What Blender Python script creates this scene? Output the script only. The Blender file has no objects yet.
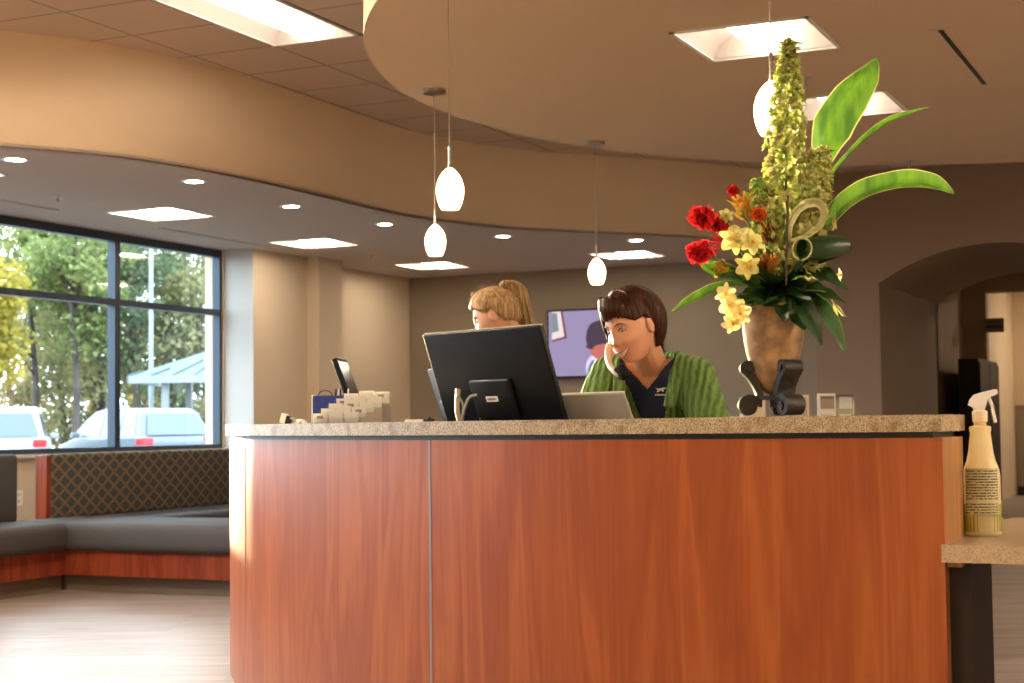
import bpy, bmesh, math, random
from math import sin, cos, pi, radians, sqrt, atan2, hypot, exp
from mathutils import Vector, Matrix, noise
from mathutils.geometry import tessellate_polygon
random.seed(7)
sc = bpy.context.scene
COL = sc.collection

# ------------------------------------------------------------------ camera frame helpers
F, PIT, ROL, A, HC = 1587.0, radians(3.03), .0115, radians(24.8), 1.056
SA, CA = sin(A), cos(A)
def c2w(x, y, z=0.0):
    """camera-aligned ground coordinates (x right, y away) to room coordinates"""
    return Vector((x*SA + y*CA, -x*CA + y*SA, z))
def dirw(x, y, z=0.0): return c2w(x, y, z)
def ray(px, py):
    x = (px-512)/F; z = -(py-341.5)/F
    c, s = cos(ROL), sin(ROL)
    X = c*x+s*z; Z = -s*x+c*z
    Y = cos(PIT)-Z*sin(PIT); Z2 = sin(PIT)+Z*cos(PIT)
    return X, Y, Z2
def at(px, py, d):
    X, Y, Z = ray(px, py); t = d/Y
    return c2w(X*t, Y*t, HC+Z*t)
def onz(px, py, z):
    X, Y, Z = ray(px, py); t = (z-HC)/Z
    return c2w(X*t, Y*t, z)
def on_u(px, py, u):
    X, Y, Z = ray(px, py); w = c2w(X, Y, Z); t = u/w.x
    return Vector((u, w.y*t, HC+Z*t))
def on_v(px, py, v):
    X, Y, Z = ray(px, py); w = c2w(X, Y, Z); t = v/w.y
    return Vector((w.x*t, v, HC+Z*t))

# ------------------------------------------------------------------ materials
def nt(name):
    m = bpy.data.materials.new(name); m.use_nodes = True
    t = m.node_tree; b = t.nodes['Principled BSDF']
    return m, t, b
def rgb(c): return (c[0], c[1], c[2], 1.0)
def pbr(name, col, rough=.5, metal=0, var=0, vscale=5, bump=0, bscale=30, sub=0, trans=0, emis=None, estr=0, alpha=1, coat=0, spec=None):
    m, t, b = nt(name)
    b.inputs['Base Color'].default_value = rgb(col)
    b.inputs['Roughness'].default_value = rough
    b.inputs['Metallic'].default_value = metal
    if spec is not None: b.inputs['Specular IOR Level'].default_value = spec
    if coat: b.inputs['Coat Weight'].default_value = coat; b.inputs['Coat Roughness'].default_value = .15
    if sub: b.inputs['Subsurface Weight'].default_value = sub; b.inputs['Subsurface Radius'].default_value = (.02, .008, .004); b.inputs['Subsurface Scale'].default_value = .5
    if trans: b.inputs['Transmission Weight'].default_value = trans
    if emis: b.inputs['Emission Color'].default_value = rgb(emis); b.inputs['Emission Strength'].default_value = estr
    if alpha < 1: b.inputs['Alpha'].default_value = alpha
    tc = t.nodes.new('ShaderNodeTexCoord')
    if var:
        n = t.nodes.new('ShaderNodeTexNoise'); n.inputs['Scale'].default_value = vscale; n.inputs['Detail'].default_value = 5
        r = t.nodes.new('ShaderNodeValToRGB')
        r.color_ramp.elements[0].position = .3; r.color_ramp.elements[1].position = .7
        r.color_ramp.elements[0].color = rgb([max(0, c*(1-var)) for c in col]); r.color_ramp.elements[1].color = rgb([min(1, c*(1+var)) for c in col])
        t.links.new(tc.outputs['Object'], n.inputs['Vector']); t.links.new(n.outputs['Fac'], r.inputs['Fac']); t.links.new(r.outputs['Color'], b.inputs['Base Color'])
    if bump:
        n = t.nodes.new('ShaderNodeTexNoise'); n.inputs['Scale'].default_value = bscale; n.inputs['Detail'].default_value = 4
        u = t.nodes.new('ShaderNodeBump'); u.inputs['Strength'].default_value = bump; u.inputs['Distance'].default_value = .01
        t.links.new(tc.outputs['Object'], n.inputs['Vector']); t.links.new(n.outputs['Fac'], u.inputs['Height']); t.links.new(u.outputs['Normal'], b.inputs['Normal'])
    return m
def leafy(name, col, col2=None, tr=.4, rough=.45, scale=14, stretch=(1, 1, 1)):
    """thin plant or paper surface that lets light through"""
    m, t, b = nt(name)
    tc = t.nodes.new('ShaderNodeTexCoord'); mp = t.nodes.new('ShaderNodeMapping'); mp.inputs['Scale'].default_value = stretch
    n = t.nodes.new('ShaderNodeTexNoise'); n.inputs['Scale'].default_value = scale; n.inputs['Detail'].default_value = 3
    r = t.nodes.new('ShaderNodeValToRGB'); r.color_ramp.elements[0].position = .35; r.color_ramp.elements[1].position = .65
    r.color_ramp.elements[0].color = rgb(col); r.color_ramp.elements[1].color = rgb(col2 or col)
    t.links.new(tc.outputs['Object'], mp.inputs['Vector']); t.links.new(mp.outputs['Vector'], n.inputs['Vector']); t.links.new(n.outputs['Fac'], r.inputs['Fac'])
    t.links.new(r.outputs['Color'], b.inputs['Base Color']); b.inputs['Roughness'].default_value = rough
    tl = t.nodes.new('ShaderNodeBsdfTranslucent'); t.links.new(r.outputs['Color'], tl.inputs['Color'])
    mx = t.nodes.new('ShaderNodeMixShader'); mx.inputs['Fac'].default_value = tr
    t.links.new(b.outputs[0], mx.inputs[1]); t.links.new(tl.outputs[0], mx.inputs[2]); t.links.new(mx.outputs[0], t.nodes['Material Output'].inputs['Surface'])
    return m
def emit(name, col, s):
    m, t, b = nt(name)
    e = t.nodes.new('ShaderNodeEmission'); e.inputs['Color'].default_value = rgb(col); e.inputs['Strength'].default_value = s
    t.links.new(e.outputs[0], t.nodes['Material Output'].inputs['Surface'])
    return m
def wood(name, dark, mid, light, sc_=(7, 7, .55), rough=.3, coat=.25):
    m, t, b = nt(name)
    tc = t.nodes.new('ShaderNodeTexCoord'); mp = t.nodes.new('ShaderNodeMapping'); mp.inputs['Scale'].default_value = sc_
    n = t.nodes.new('ShaderNodeTexNoise'); n.inputs['Scale'].default_value = 1.6; n.inputs['Detail'].default_value = 3; n.inputs['Distortion'].default_value = .8
    w = t.nodes.new('ShaderNodeMath'); w.operation = 'MULTIPLY'; w.inputs[1].default_value = 9
    fr = t.nodes.new('ShaderNodeMath'); fr.operation = 'PINGPONG'; fr.inputs[1].default_value = 1
    mp2 = t.nodes.new('ShaderNodeMapping'); mp2.inputs['Scale'].default_value = (sc_[0]*14, sc_[1]*14, sc_[2]*5)
    n2 = t.nodes.new('ShaderNodeTexNoise'); n2.inputs['Scale'].default_value = 1.2; n2.inputs['Detail'].default_value = 4
    ad = t.nodes.new('ShaderNodeMix'); ad.data_type = 'FLOAT'; ad.inputs['Factor'].default_value = .5
    ad2 = t.nodes.new('ShaderNodeMix'); ad2.data_type = 'FLOAT'; ad2.inputs['Factor'].default_value = .5
    r = t.nodes.new('ShaderNodeValToRGB'); e = r.color_ramp.elements
    e[0].position = .22; e[0].color = rgb(dark); e[1].position = .78; e[1].color = rgb(light)
    k = e.new(.5); k.color = rgb(mid)
    L = t.links.new
    L(tc.outputs['Object'], mp.inputs['Vector']); L(tc.outputs['Object'], mp2.inputs['Vector'])
    L(mp.outputs[0], n.inputs['Vector']); L(mp2.outputs[0], n2.inputs['Vector'])
    L(n.outputs['Fac'], w.inputs[0]); L(w.outputs[0], fr.inputs[0])
    L(fr.outputs[0], ad.inputs['A']); L(n2.outputs['Fac'], ad.inputs['B'])
    L(ad.outputs['Result'], ad2.inputs['A']); L(n.outputs['Fac'], ad2.inputs['B'])
    L(ad2.outputs['Result'], r.inputs['Fac']); L(r.outputs['Color'], b.inputs['Base Color'])
    b.inputs['Roughness'].default_value = rough; b.inputs['Coat Weight'].default_value = coat; b.inputs['Coat Roughness'].default_value = .25; b.inputs['Specular IOR Level'].default_value = .28
    return m
def granite(name, base, d1, d2, scale=60, rough=.25):
    m, t, b = nt(name); L = t.links.new
    tc = t.nodes.new('ShaderNodeTexCoord')
    n = t.nodes.new('ShaderNodeTexNoise'); n.inputs['Scale'].default_value = scale*2.2; n.inputs['Detail'].default_value = 6
    r = t.nodes.new('ShaderNodeValToRGB'); e = r.color_ramp.elements
    e[0].position = .36; e[0].color = rgb(d1); e[1].position = .62; e[1].color = rgb(base)
    k = e.new(.48); k.color = rgb([(x+y)/2 for x, y in zip(base, d2)])
    n2 = t.nodes.new('ShaderNodeTexNoise'); n2.inputs['Scale'].default_value = scale*.22; n2.inputs['Detail'].default_value = 4
    r2 = t.nodes.new('ShaderNodeValToRGB'); r2.color_ramp.elements[0].position = .5; r2.color_ramp.elements[1].position = .68
    r2.color_ramp.elements[0].color = (0, 0, 0, 1); r2.color_ramp.elements[1].color = (.75, .75, .75, 1)
    mx = t.nodes.new('ShaderNodeMix'); mx.data_type = 'RGBA'
    mx.inputs['B'].default_value = rgb(d2)
    L(tc.outputs['Object'], n.inputs['Vector']); L(tc.outputs['Object'], n2.inputs['Vector'])
    L(n.outputs['Fac'], r.inputs['Fac']); L(n2.outputs['Fac'], r2.inputs['Fac']); L(r2.outputs['Color'], mx.inputs['Factor'])
    L(r.outputs['Color'], mx.inputs['A']); L(mx.outputs['Result'], b.inputs['Base Color'])
    b.inputs['Roughness'].default_value = rough
    return m
def math_node(t, op, a=None, b=None):
    n = t.nodes.new('ShaderNodeMath'); n.operation = op
    for i, x in enumerate((a, b)):
        if x is None: continue
        if isinstance(x, (int, float)): n.inputs[i].default_value = x
        else: t.links.new(x, n.inputs[i])
    return n.outputs[0]
def tile_ceiling_mat():
    m, t, b = nt('ceiling_tile'); L = t.links.new
    tc = t.nodes.new('ShaderNodeTexCoord'); sp = t.nodes.new('ShaderNodeSeparateXYZ'); L(tc.outputs['Object'], sp.inputs[0])
    def line(out, ph):
        a = math_node(t, 'SUBTRACT', out, ph); a = math_node(t, 'DIVIDE', a, .61); a = math_node(t, 'FRACT', a)
        a = math_node(t, 'SUBTRACT', a, .5); a = math_node(t, 'ABSOLUTE', a); return math_node(t, 'GREATER_THAN', a, .482)
    g = math_node(t, 'MAXIMUM', line(sp.outputs[0], 7.02), line(sp.outputs[1], 4.80))
    n = t.nodes.new('ShaderNodeTexNoise'); n.inputs['Scale'].default_value = 90; L(tc.outputs['Object'], n.inputs['Vector'])
    mx = t.nodes.new('ShaderNodeMix'); mx.data_type = 'RGBA'; mx.inputs['A'].default_value = (.60, .47, .36, 1); mx.inputs['B'].default_value = (.38, .27, .19, 1)
    L(g, mx.inputs['Factor']); L(mx.outputs['Result'], b.inputs['Base Color']); b.inputs['Roughness'].default_value = .9
    bu = t.nodes.new('ShaderNodeBump'); bu.inputs['Strength'].default_value = .25; bu.inputs['Distance'].default_value = .004; L(n.outputs['Fac'], bu.inputs['Height']); L(bu.outputs[0], b.inputs['Normal'])
    return m
def plank_mat():
    m, t, b = nt('floor_planks'); L = t.links.new
    tc = t.nodes.new('ShaderNodeTexCoord'); mp = t.nodes.new('ShaderNodeMapping'); mp.inputs['Rotation'].default_value = (0, 0, radians(65))
    L(tc.outputs['Object'], mp.inputs['Vector'])
    br = t.nodes.new('ShaderNodeTexBrick'); br.inputs['Scale'].default_value = 1; br.inputs['Brick Width'].default_value = 1.2; br.inputs['Row Height'].default_value = .15
    br.inputs['Mortar Size'].default_value = .002; br.inputs['Color1'].default_value = (.36, .32, .30, 1); br.inputs['Color2'].default_value = (.28, .25, .235, 1); br.inputs['Mortar'].default_value = (.2, .16, .13, 1)
    L(mp.outputs[0], br.inputs['Vector'])
    mp2 = t.nodes.new('ShaderNodeMapping'); mp2.inputs['Scale'].default_value = (1.2, 22, 1); L(mp.outputs[0], mp2.inputs['Vector'])
    n = t.nodes.new('ShaderNodeTexNoise'); n.inputs['Scale'].default_value = 1.5; n.inputs['Detail'].default_value = 6; L(mp2.outputs[0], n.inputs['Vector'])
    r = t.nodes.new('ShaderNodeValToRGB'); r.color_ramp.elements[0].position = .3; r.color_ramp.elements[1].position = .7
    r.color_ramp.elements[0].color = (.6, .56, .54, 1); r.color_ramp.elements[1].color = (1.2, 1.15, 1.1, 1); L(n.outputs['Fac'], r.inputs['Fac'])
    mx = t.nodes.new('ShaderNodeMix'); mx.data_type = 'RGBA'; mx.blend_type = 'MULTIPLY'; mx.inputs['Factor'].default_value = 1
    L(br.outputs['Color'], mx.inputs['A']); L(r.outputs['Color'], mx.inputs['B']); L(mx.outputs['Result'], b.inputs['Base Color'])
    b.inputs['Roughness'].default_value = .38
    return m
def diamond_mat():
    m, t, b = nt('patterned_upholstery'); L = t.links.new
    tc = t.nodes.new('ShaderNodeTexCoord'); sp = t.nodes.new('ShaderNodeSeparateXYZ'); L(tc.outputs['Object'], sp.inputs[0])
    x = math_node(t, 'ADD', sp.outputs[0], sp.outputs[1])
    a = math_node(t, 'MULTIPLY', x, 7.5); c = math_node(t, 'MULTIPLY', sp.outputs[2], 10.)
    p = math_node(t, 'FRACT', math_node(t, 'ADD', a, c)); q = math_node(t, 'FRACT', math_node(t, 'SUBTRACT', a, c))
    p = math_node(t, 'ABSOLUTE', math_node(t, 'SUBTRACT', p, .5)); q = math_node(t, 'ABSOLUTE', math_node(t, 'SUBTRACT', q, .5))
    d = math_node(t, 'MAXIMUM', p, q); e = math_node(t, 'ADD', p, q)
    ring = math_node(t, 'GREATER_THAN', d, .36)
    core = math_node(t, 'LESS_THAN', e, .3)
    mx = t.nodes.new('ShaderNodeMix'); mx.data_type = 'RGBA'; mx.inputs['A'].default_value = (.028, .04, .05, 1); mx.inputs['B'].default_value = (.15, .10, .05, 1); L(ring, mx.inputs['Factor'])
    m2 = t.nodes.new('ShaderNodeMix'); m2.data_type = 'RGBA'; L(mx.outputs['Result'], m2.inputs['A']); m2.inputs['B'].default_value = (.04, .055, .06, 1); L(core, m2.inputs['Factor'])
    L(m2.outputs['Result'], b.inputs['Base Color']); b.inputs['Roughness'].default_value = .85
    return m
def glass_mat(name, tint=(1, 1, 1), refl=.07):
    m, t, b = nt(name); L = t.links.new
    tr = t.nodes.new('ShaderNodeBsdfTransparent'); tr.inputs['Color'].default_value = rgb(tint)
    gl = t.nodes.new('ShaderNodeBsdfGlossy'); gl.inputs['Roughness'].default_value = .01
    fr = t.nodes.new('ShaderNodeFresnel'); fr.inputs['IOR'].default_value = 1.5
    gm = t.nodes.new('ShaderNodeNewGeometry'); ad = math_node(t, 'ADD', fr.outputs[0], refl-.04)
    ad = math_node(t, 'MULTIPLY', ad, math_node(t, 'SUBTRACT', 1.0, gm.outputs['Backfacing']))
    mx = t.nodes.new('ShaderNodeMixShader'); L(ad, mx.inputs['Fac']); L(tr.outputs[0], mx.inputs[1]); L(gl.outputs[0], mx.inputs[2])
    L(mx.outputs[0], t.nodes['Material Output'].inputs['Surface'])
    return m

M = {}
M['beige'] = pbr('painted_wall_beige', (.62, .50, .37), .8, bump=.06, bscale=120)
M['taupe'] = pbr('painted_wall_taupe', (.27, .215, .155), .8, bump=.06, bscale=120)
M['brown'] = pbr('painted_wall_brown', (.27, .185, .12), .8, bump=.06, bscale=120)
M['white_wall'] = pbr('painted_wall_pale', (.66, .58, .48), .8)
M['soffit'] = pbr('painted_soffit', (.56, .48, .42), .85)
M['fascia'] = pbr('painted_fascia', (.78, .62, .43), .85)
M['cloud'] = pbr('painted_cloud', (.62, .47, .33), .85)
M['tile'] = tile_ceiling_mat()
M['floor'] = plank_mat()
M['wood'] = wood('cherry_laminate', (.22, .046, .012), (.31, .076, .018), (.40, .118, .03), sc_=(5, 5, .45), rough=.42, coat=.08)
M['wood_end'] = wood('cherry_laminate_lit', (.20, .09, .035), (.36, .17, .07), (.5, .27, .12), rough=.4)  # cherry lightened for the light falling on the desk end
M['bench_wood'] = wood('bench_cherry', (.11, .016, .008), (.2, .036, .015), (.28, .065, .025), sc_=(5, 5, .6))
M['granite'] = granite('speckled_granite', (.50, .42, .27), (.17, .13, .08), (.20, .10, .04), 110, .42)
M['quartz'] = granite('tan_solid_surface', (.50, .38, .25), (.30, .21, .13), (.38, .27, .17), 120, .3)
M['alu'] = pbr('brushed_aluminium', (.24, .23, .22), .55, .5)
M['black'] = pbr('matte_black', (.012, .012, .013), .5)
M['black_gloss'] = pbr('glossy_black_plastic', (.006, .007, .010), .4, spec=.16)
M['dkbrown'] = pbr('dark_laminate', (.022, .012, .009), .6, var=.2, spec=.25)
M['frame'] = pbr('window_frame_dark', (.035, .05, .075), .4, .3)
M['sill'] = pbr('pale_sill', (.6, .58, .52), .35)
M['glass'] = glass_mat('window_glass', (.97, 1, .99), .06)
M['acrylic'] = glass_mat('clear_acrylic', (.96, .98, 1), .08)
M['white_metal'] = pbr('white_enamel', (.85, .83, .8), .35)
M['reflector'] = pbr('white_reflector', (.55, .5, .47), .5)
M['lamp'] = emit('fluorescent_diffuser', (1, .86, .68), 9)
M['lamp_soffit'] = emit('fluorescent_diffuser_window_side', (1, .86, .66), 26)
M['fill_out'] = emit('fill_lamp_strong', (1, .80, .56), 240)  # for the unseen lamps added to lift the room light
M['fill_back'] = emit('fill_lamp_weak', (1, .80, .56), 55)
M['lamp_small'] = emit('downlight_lens', (1, .90, .74), 45)
M['pend_glass'] = emit('lit_opal_glass', (1, .78, .45), 6)
M['pend_dark'] = pbr('bronze', (.22, .17, .12), .3, .9)
M['nickel'] = pbr('satin_nickel', (.45, .42, .38), .3, 1)
M['cable'] = pbr('thin_cable', (.25, .2, .15), .5)
M['charcoal'] = pbr('charcoal_vinyl', (.052, .050, .052), .75, bump=.1, bscale=60)
M['pattern'] = diamond_mat()
M['white'] = leafy('white_card', (.88, .87, .84), tr=.5, rough=.6)
M['blue'] = pbr('blue_card_box', (.01, .035, .26), .45)
M['skin'] = pbr('skin', (.60, .29, .18), .45, sub=.2)
M['skin2'] = pbr('fair_skin', (.58, .32, .21), .45, sub=.25)
M['hair'] = pbr('dark_auburn_hair', (.035, .010, .006), .38, bump=.5, bscale=50)
M['lip'] = pbr('lips', (.48, .16, .11), .35)
M['teeth'] = pbr('teeth', (.85, .8, .7), .3)
M['lash'] = pbr('dark_lash', (.04, .02, .015), .5)
M['eye_white'] = pbr('eye', (.6, .56, .52), .2)
M['navy'] = pbr('navy_scrub_cloth', (.008, .013, .048), .8, bump=.2, bscale=25)
M['dark_cloth'] = pbr('black_cloth', (.012, .012, .014), .85)
M['denim'] = pbr('dark_denim', (.02, .03, .06), .85)
M['chair_blue'] = pbr('blue_mesh_fabric', (.02, .05, .32), .7)
M['terracotta'] = pbr('mottled_clay', (.27, .155, .07), .6, var=.6, vscale=22, bump=.2, bscale=30)
M['iron'] = pbr('dark_cast_iron', (.018, .013, .010), .55, .2, bump=.3, bscale=50)
M['leaf'] = leafy('broad_green_leaf', (.035, .10, .010), (.10, .22, .02), .35, .35, 30, (1, 1, .25))
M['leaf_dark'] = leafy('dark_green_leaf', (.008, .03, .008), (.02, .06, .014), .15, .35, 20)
M['leaf_edge'] = leafy('cream_leaf_edge', (.40, .40, .14), (.45, .45, .2), .3)
M['cream_leaf'] = leafy('cream_leaf', (.66, .62, .34), (.5, .52, .22), .25)
M['spike'] = leafy('pale_green_petal', (.28, .36, .07), (.72, .74, .28), .45, .5, 45)
M['cream_petal'] = leafy('cream_petal', (.60, .55, .22), (.38, .38, .10), .35, .5, 45)
M['yellow_petal'] = leafy('pale_yellow_petal', (.85, .75, .25), (.72, .66, .25), .4, .5, 30)
M['white_petal'] = leafy('creamy_white_petal', (.95, .85, .45), (.9, .78, .35), .45, .5, 30)
M['orange_petal'] = leafy('orange_petal', (.75, .35, .04), (.8, .5, .07), .35, .5, 40)
M['red_petal'] = leafy('red_petal', (.55, .01, .02), (.75, .03, .03), .3, .5, 30)
M['stem'] = pbr('brown_stem', (.06, .03, .02), .6)
M['green_stem'] = pbr('green_stem', (.13, .2, .04), .6)

def ribbed_green():
    m, t, b = nt('green_cable_knit'); L = t.links.new
    tc = t.nodes.new('ShaderNodeTexCoord'); sp = t.nodes.new('ShaderNodeMapping'); sp.inputs['Rotation'].default_value = (0, 0, 0)
    L(tc.outputs['Object'], sp.inputs['Vector'])
    w = t.nodes.new('ShaderNodeTexWave'); w.bands_direction = 'Y'; w.inputs['Scale'].default_value = 14; w.inputs['Distortion'].default_value = 2.0; w.inputs['Detail'].default_value = 1.5; w.inputs['Detail Scale'].default_value = 2.5
    L(sp.outputs[0], w.inputs['Vector'])
    r = t.nodes.new('ShaderNodeValToRGB'); r.color_ramp.elements[0].color = (.075, .15, .03, 1); r.color_ramp.elements[1].color = (.12, .22, .05, 1); r.color_ramp.elements[0].position = .1; r.color_ramp.elements[1].position = .6
    L(w.outputs['Fac'], r.inputs['Fac']); L(r.outputs['Color'], b.inputs['Base Color']); b.inputs['Roughness'].default_value = .9
    bu = t.nodes.new('ShaderNodeBump'); bu.inputs['Strength'].default_value = .9; bu.inputs['Distance'].default_value = .012; L(w.outputs['Fac'], bu.inputs['Height']); L(bu.outputs[0], b.inputs['Normal'])
    return m
M['cardigan'] = ribbed_green()
def strands(name, c0, c1, sc_=(60, 60, 3)):
    m, t, b = nt(name); L = t.links.new
    tc = t.nodes.new('ShaderNodeTexCoord'); mp = t.nodes.new('ShaderNodeMapping'); mp.inputs['Scale'].default_value = sc_
    n = t.nodes.new('ShaderNodeTexNoise'); n.inputs['Scale'].default_value = 2; n.inputs['Detail'].default_value = 3
    r = t.nodes.new('ShaderNodeValToRGB'); r.color_ramp.elements[0].position = .35; r.color_ramp.elements[1].position = .65
    r.color_ramp.elements[0].color = rgb(c0); r.color_ramp.elements[1].color = rgb(c1)
    L(tc.outputs['Object'], mp.inputs[0]); L(mp.outputs[0], n.inputs['Vector']); L(n.outputs['Fac'], r.inputs['Fac']); L(r.outputs['Color'], b.inputs['Base Color'])
    b.inputs['Roughness'].default_value = .48; b.inputs['Specular IOR Level'].default_value = .25
    tl = t.nodes.new('ShaderNodeBsdfTranslucent'); L(r.outputs['Color'], tl.inputs['Color'])
    mx = t.nodes.new('ShaderNodeMixShader'); mx.inputs[0].default_value = .2; L(b.outputs[0], mx.inputs[1]); L(tl.outputs[0], mx.inputs[2]); L(mx.outputs[0], t.nodes['Material Output'].inputs['Surface'])
    return m
M['blonde'] = strands('light_brown_hair', (.22, .13, .055), (.58, .39, .20))
M['hair'] = strands('dark_auburn_hair', (.022, .007, .004), (.075, .020, .009), (70, 70, 5))

# ------------------------------------------------------------------ mesh builder
class MB:
    def __init__(s): s.v = []; s.f = []; s.mi = []; s.T = Matrix.Identity(4)
    def add(s, vs, fs, mi=0):
        o = len(s.v)
        s.v += [s.T @ Vector(p) for p in vs]
        s.f += [tuple(o+i for i in f) for f in fs]; s.mi += [mi]*len(fs)
    def box(s, x0, x1, y0, y1, z0, z1, mi=0, bev=0, R=None):
        if bev:
            bm = bmesh.new(); bmesh.ops.create_cube(bm, size=1)
            for v in bm.verts: v.co = Vector(((x0+x1)/2+v.co.x*(x1-x0), (y0+y1)/2+v.co.y*(y1-y0), (z0+z1)/2+v.co.z*(z1-z0)))
            bmesh.ops.bevel(bm, geom=bm.edges[:], offset=bev, segments=3, profile=.5, affect='EDGES')
            bm.verts.index_update()
            vs = [v.co.copy() for v in bm.verts]; fs = [[v.index for v in f.verts] for f in bm.faces]; bm.free()
        else:
            vs = [Vector((x, y, z)) for z in (z0, z1) for y in (y0, y1) for x in (x0, x1)]
            fs = [(0, 2, 3, 1), (4, 5, 7, 6), (0, 1, 5, 4), (2, 6, 7, 3), (0, 4, 6, 2), (1, 3, 7, 5)]
        if R: vs = [R @ p for p in vs]
        s.add(vs, fs, mi)
    def grid(s, fn, nu, nv, cu=False, mi=0, mif=None):
        vs = [fn(i/(nu if cu else nu-1), j/(nv-1)) for j in range(nv) for i in range(nu)]
        fs = []; mm = []
        for j in range(nv-1):
            for i in range(nu if cu else nu-1):
                a = j*nu+i; b = j*nu+(i+1) % nu
                fs.append((a, b, b+nu, a+nu)); mm.append(mif(i, j) if mif else mi)
        o = len(s.v); s.v += [s.T @ Vector(p) for p in vs]; s.f += [tuple(o+i for i in f) for f in fs]; s.mi += mm
    def tube(s, pts, rad, n=10, cap=True, mi=0, flat=None):
        pts = [Vector(p) for p in pts]
        if not hasattr(rad, '__len__'): rad = [rad]*len(pts)
        rings = []; up = None
        for i, p in enumerate(pts):
            d = (pts[min(i+1, len(pts)-1)]-pts[max(i-1, 0)]).normalized()
            if up is None:
                up = Vector((0, 0, 1)) if abs(d.z) < .9 else Vector((1, 0, 0))
            x = up.cross(d)
            if x.length < 1e-5: x = Vector((1, 0, 0))
            x.normalize(); y = d.cross(x).normalized(); up = y
            r = rad[i]; rx, ry = (r if hasattr(r, '__len__') else (r, r))
            rings.append([p + x*cos(2*pi*k/n)*rx + y*sin(2*pi*k/n)*ry for k in range(n)])
        vs = [q for r in rings for q in r]; fs = []
        for j in range(len(rings)-1):
            for k in range(n): fs.append((j*n+k, j*n+(k+1) % n, (j+1)*n+(k+1) % n, (j+1)*n+k))
        if cap: fs.append(tuple(range(n-1, -1, -1))); fs.append(tuple(range((len(rings)-1)*n, len(rings)*n)))
        s.add(vs, fs, mi)
    def lathe(s, prof, n=32, c=(0, 0, 0), mi=0, R=None):
        c = Vector(c); vs = []; fs = []
        for r, z in prof:
            for k in range(n):
                p = Vector((r*cos(2*pi*k/n), r*sin(2*pi*k/n), z))
                vs.append((R @ p if R else p)+c)
        for j in range(len(prof)-1):
            for k in range(n): fs.append((j*n+k, j*n+(k+1) % n, (j+1)*n+(k+1) % n, (j+1)*n+k))
        if prof[0][0] > 1e-5: fs.append(tuple(range(n-1, -1, -1)))
        if prof[-1][0] > 1e-5: fs.append(tuple(range((len(prof)-1)*n, len(prof)*n)))
        s.add(vs, fs, mi)
    def sphere(s, c, r, nu=16, nv=10, R=None, mi=0):
        if not hasattr(r, '__len__'): r = (r, r, r)
        c = Vector(c)
        def fn(a, b):
            ph = pi*(b-.5); p = Vector((r[0]*cos(ph)*cos(2*pi*a), r[1]*cos(ph)*sin(2*pi*a), r[2]*sin(ph)))
            return (R @ p if R else p)+c
        s.grid(fn, nu, nv, True, mi)
    def prism(s, loops, z0, z1, mi=0, bottom=True, top=True, sides=True):
        """polygon with holes extruded in z"""
        tris = tessellate_polygon([[Vector((p[0], p[1], 0)) for p in l] for l in loops])
        flat = [p for l in loops for p in l]; n = len(flat)
        vs = [(p[0], p[1], z0) for p in flat]+[(p[0], p[1], z1) for p in flat]; fs = []
        if bottom: fs += [tuple(t) for t in tris]
        if top: fs += [tuple(i+n for i in t) for t in tris]
        if sides:
            o = 0
            for l in loops:
                k = len(l)
                for i in range(k): fs.append((o+i, o+(i+1) % k, o+(i+1) % k+n, o+i+n))
                o += k
        s.add(vs, fs, mi)
    def ring(s, c, r0, r1, a0, a1, z0, z1, n=48, mi=0):
        vs = []; fs = []
        for i in range(n+1):
            a = radians(a0+(a1-a0)*i/n); x, y = cos(a), sin(a)
            vs += [(c[0]+r0*x, c[1]+r0*y, z0), (c[0]+r1*x, c[1]+r1*y, z0), (c[0]+r1*x, c[1]+r1*y, z1), (c[0]+r0*x, c[1]+r0*y, z1)]
        for i in range(n):
            for k in range(4): fs.append((4*i+k, 4*i+(k+1) % 4, 4*i+4+(k+1) % 4, 4*i+4+k))
        fs += [(3, 2, 1, 0), (4*n, 4*n+1, 4*n+2, 4*n+3)]
        s.add(vs, fs, mi)
    def mesh(s, name, mats, smooth=False, fixn=True):
        me = bpy.data.meshes.new(name); me.from_pydata(s.v, [], s.f)
        for m in (mats if isinstance(mats, (list, tuple)) else [mats]): me.materials.append(m)
        me.polygons.foreach_set('material_index', s.mi)
        me.validate()
        if fixn:
            bm = bmesh.new(); bm.from_mesh(me); bmesh.ops.recalc_face_normals(bm, faces=bm.faces[:]); bm.to_mesh(me); bm.free()
        if smooth:
            me.polygons.foreach_set('use_smooth', [True]*len(me.polygons))
            if smooth != 'all':
                try: me.set_sharp_from_angle(angle=radians(40))
                except Exception: pass
        return me
    def build(s, name, mats, parent=None, smooth=False, label=None, fixn=True):
        o = bpy.data.objects.new(name, s.mesh(name, mats, smooth, fixn)); COL.objects.link(o)
        if parent: o.parent = parent
        if label: o['label'] = label
        return o
def tag(o, label, cat, group=None, kind=None):
    o['label'] = label; o['category'] = cat
    if group: o['group'] = group
    if kind: o['kind'] = kind
    return o
def struct(o, label=None, cat=None):
    o['kind'] = 'structure'
    if label: o['label'] = label
    if cat: o['category'] = cat
    return o
def thing(name, label, cat, loc=(0, 0, 0), rz=0, group=None):
    o = bpy.data.objects.new(name, None); COL.objects.link(o); o.empty_display_size = .1
    o.location = loc; o.rotation_euler = (0, 0, rz)
    return tag(o, label, cat, group)
def dup(root, loc, rz=None, label=None):
    r = root.copy(); COL.objects.link(r); r.location = loc
    if rz is not None: r.rotation_euler = (0, 0, rz)
    if label: r['label'] = label
    for ch in list(root.children):
        c = ch.copy(); COL.objects.link(c); c.parent = r
        for g in list(ch.children):
            d = g.copy(); COL.objects.link(d); d.parent = c
    return r
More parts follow.
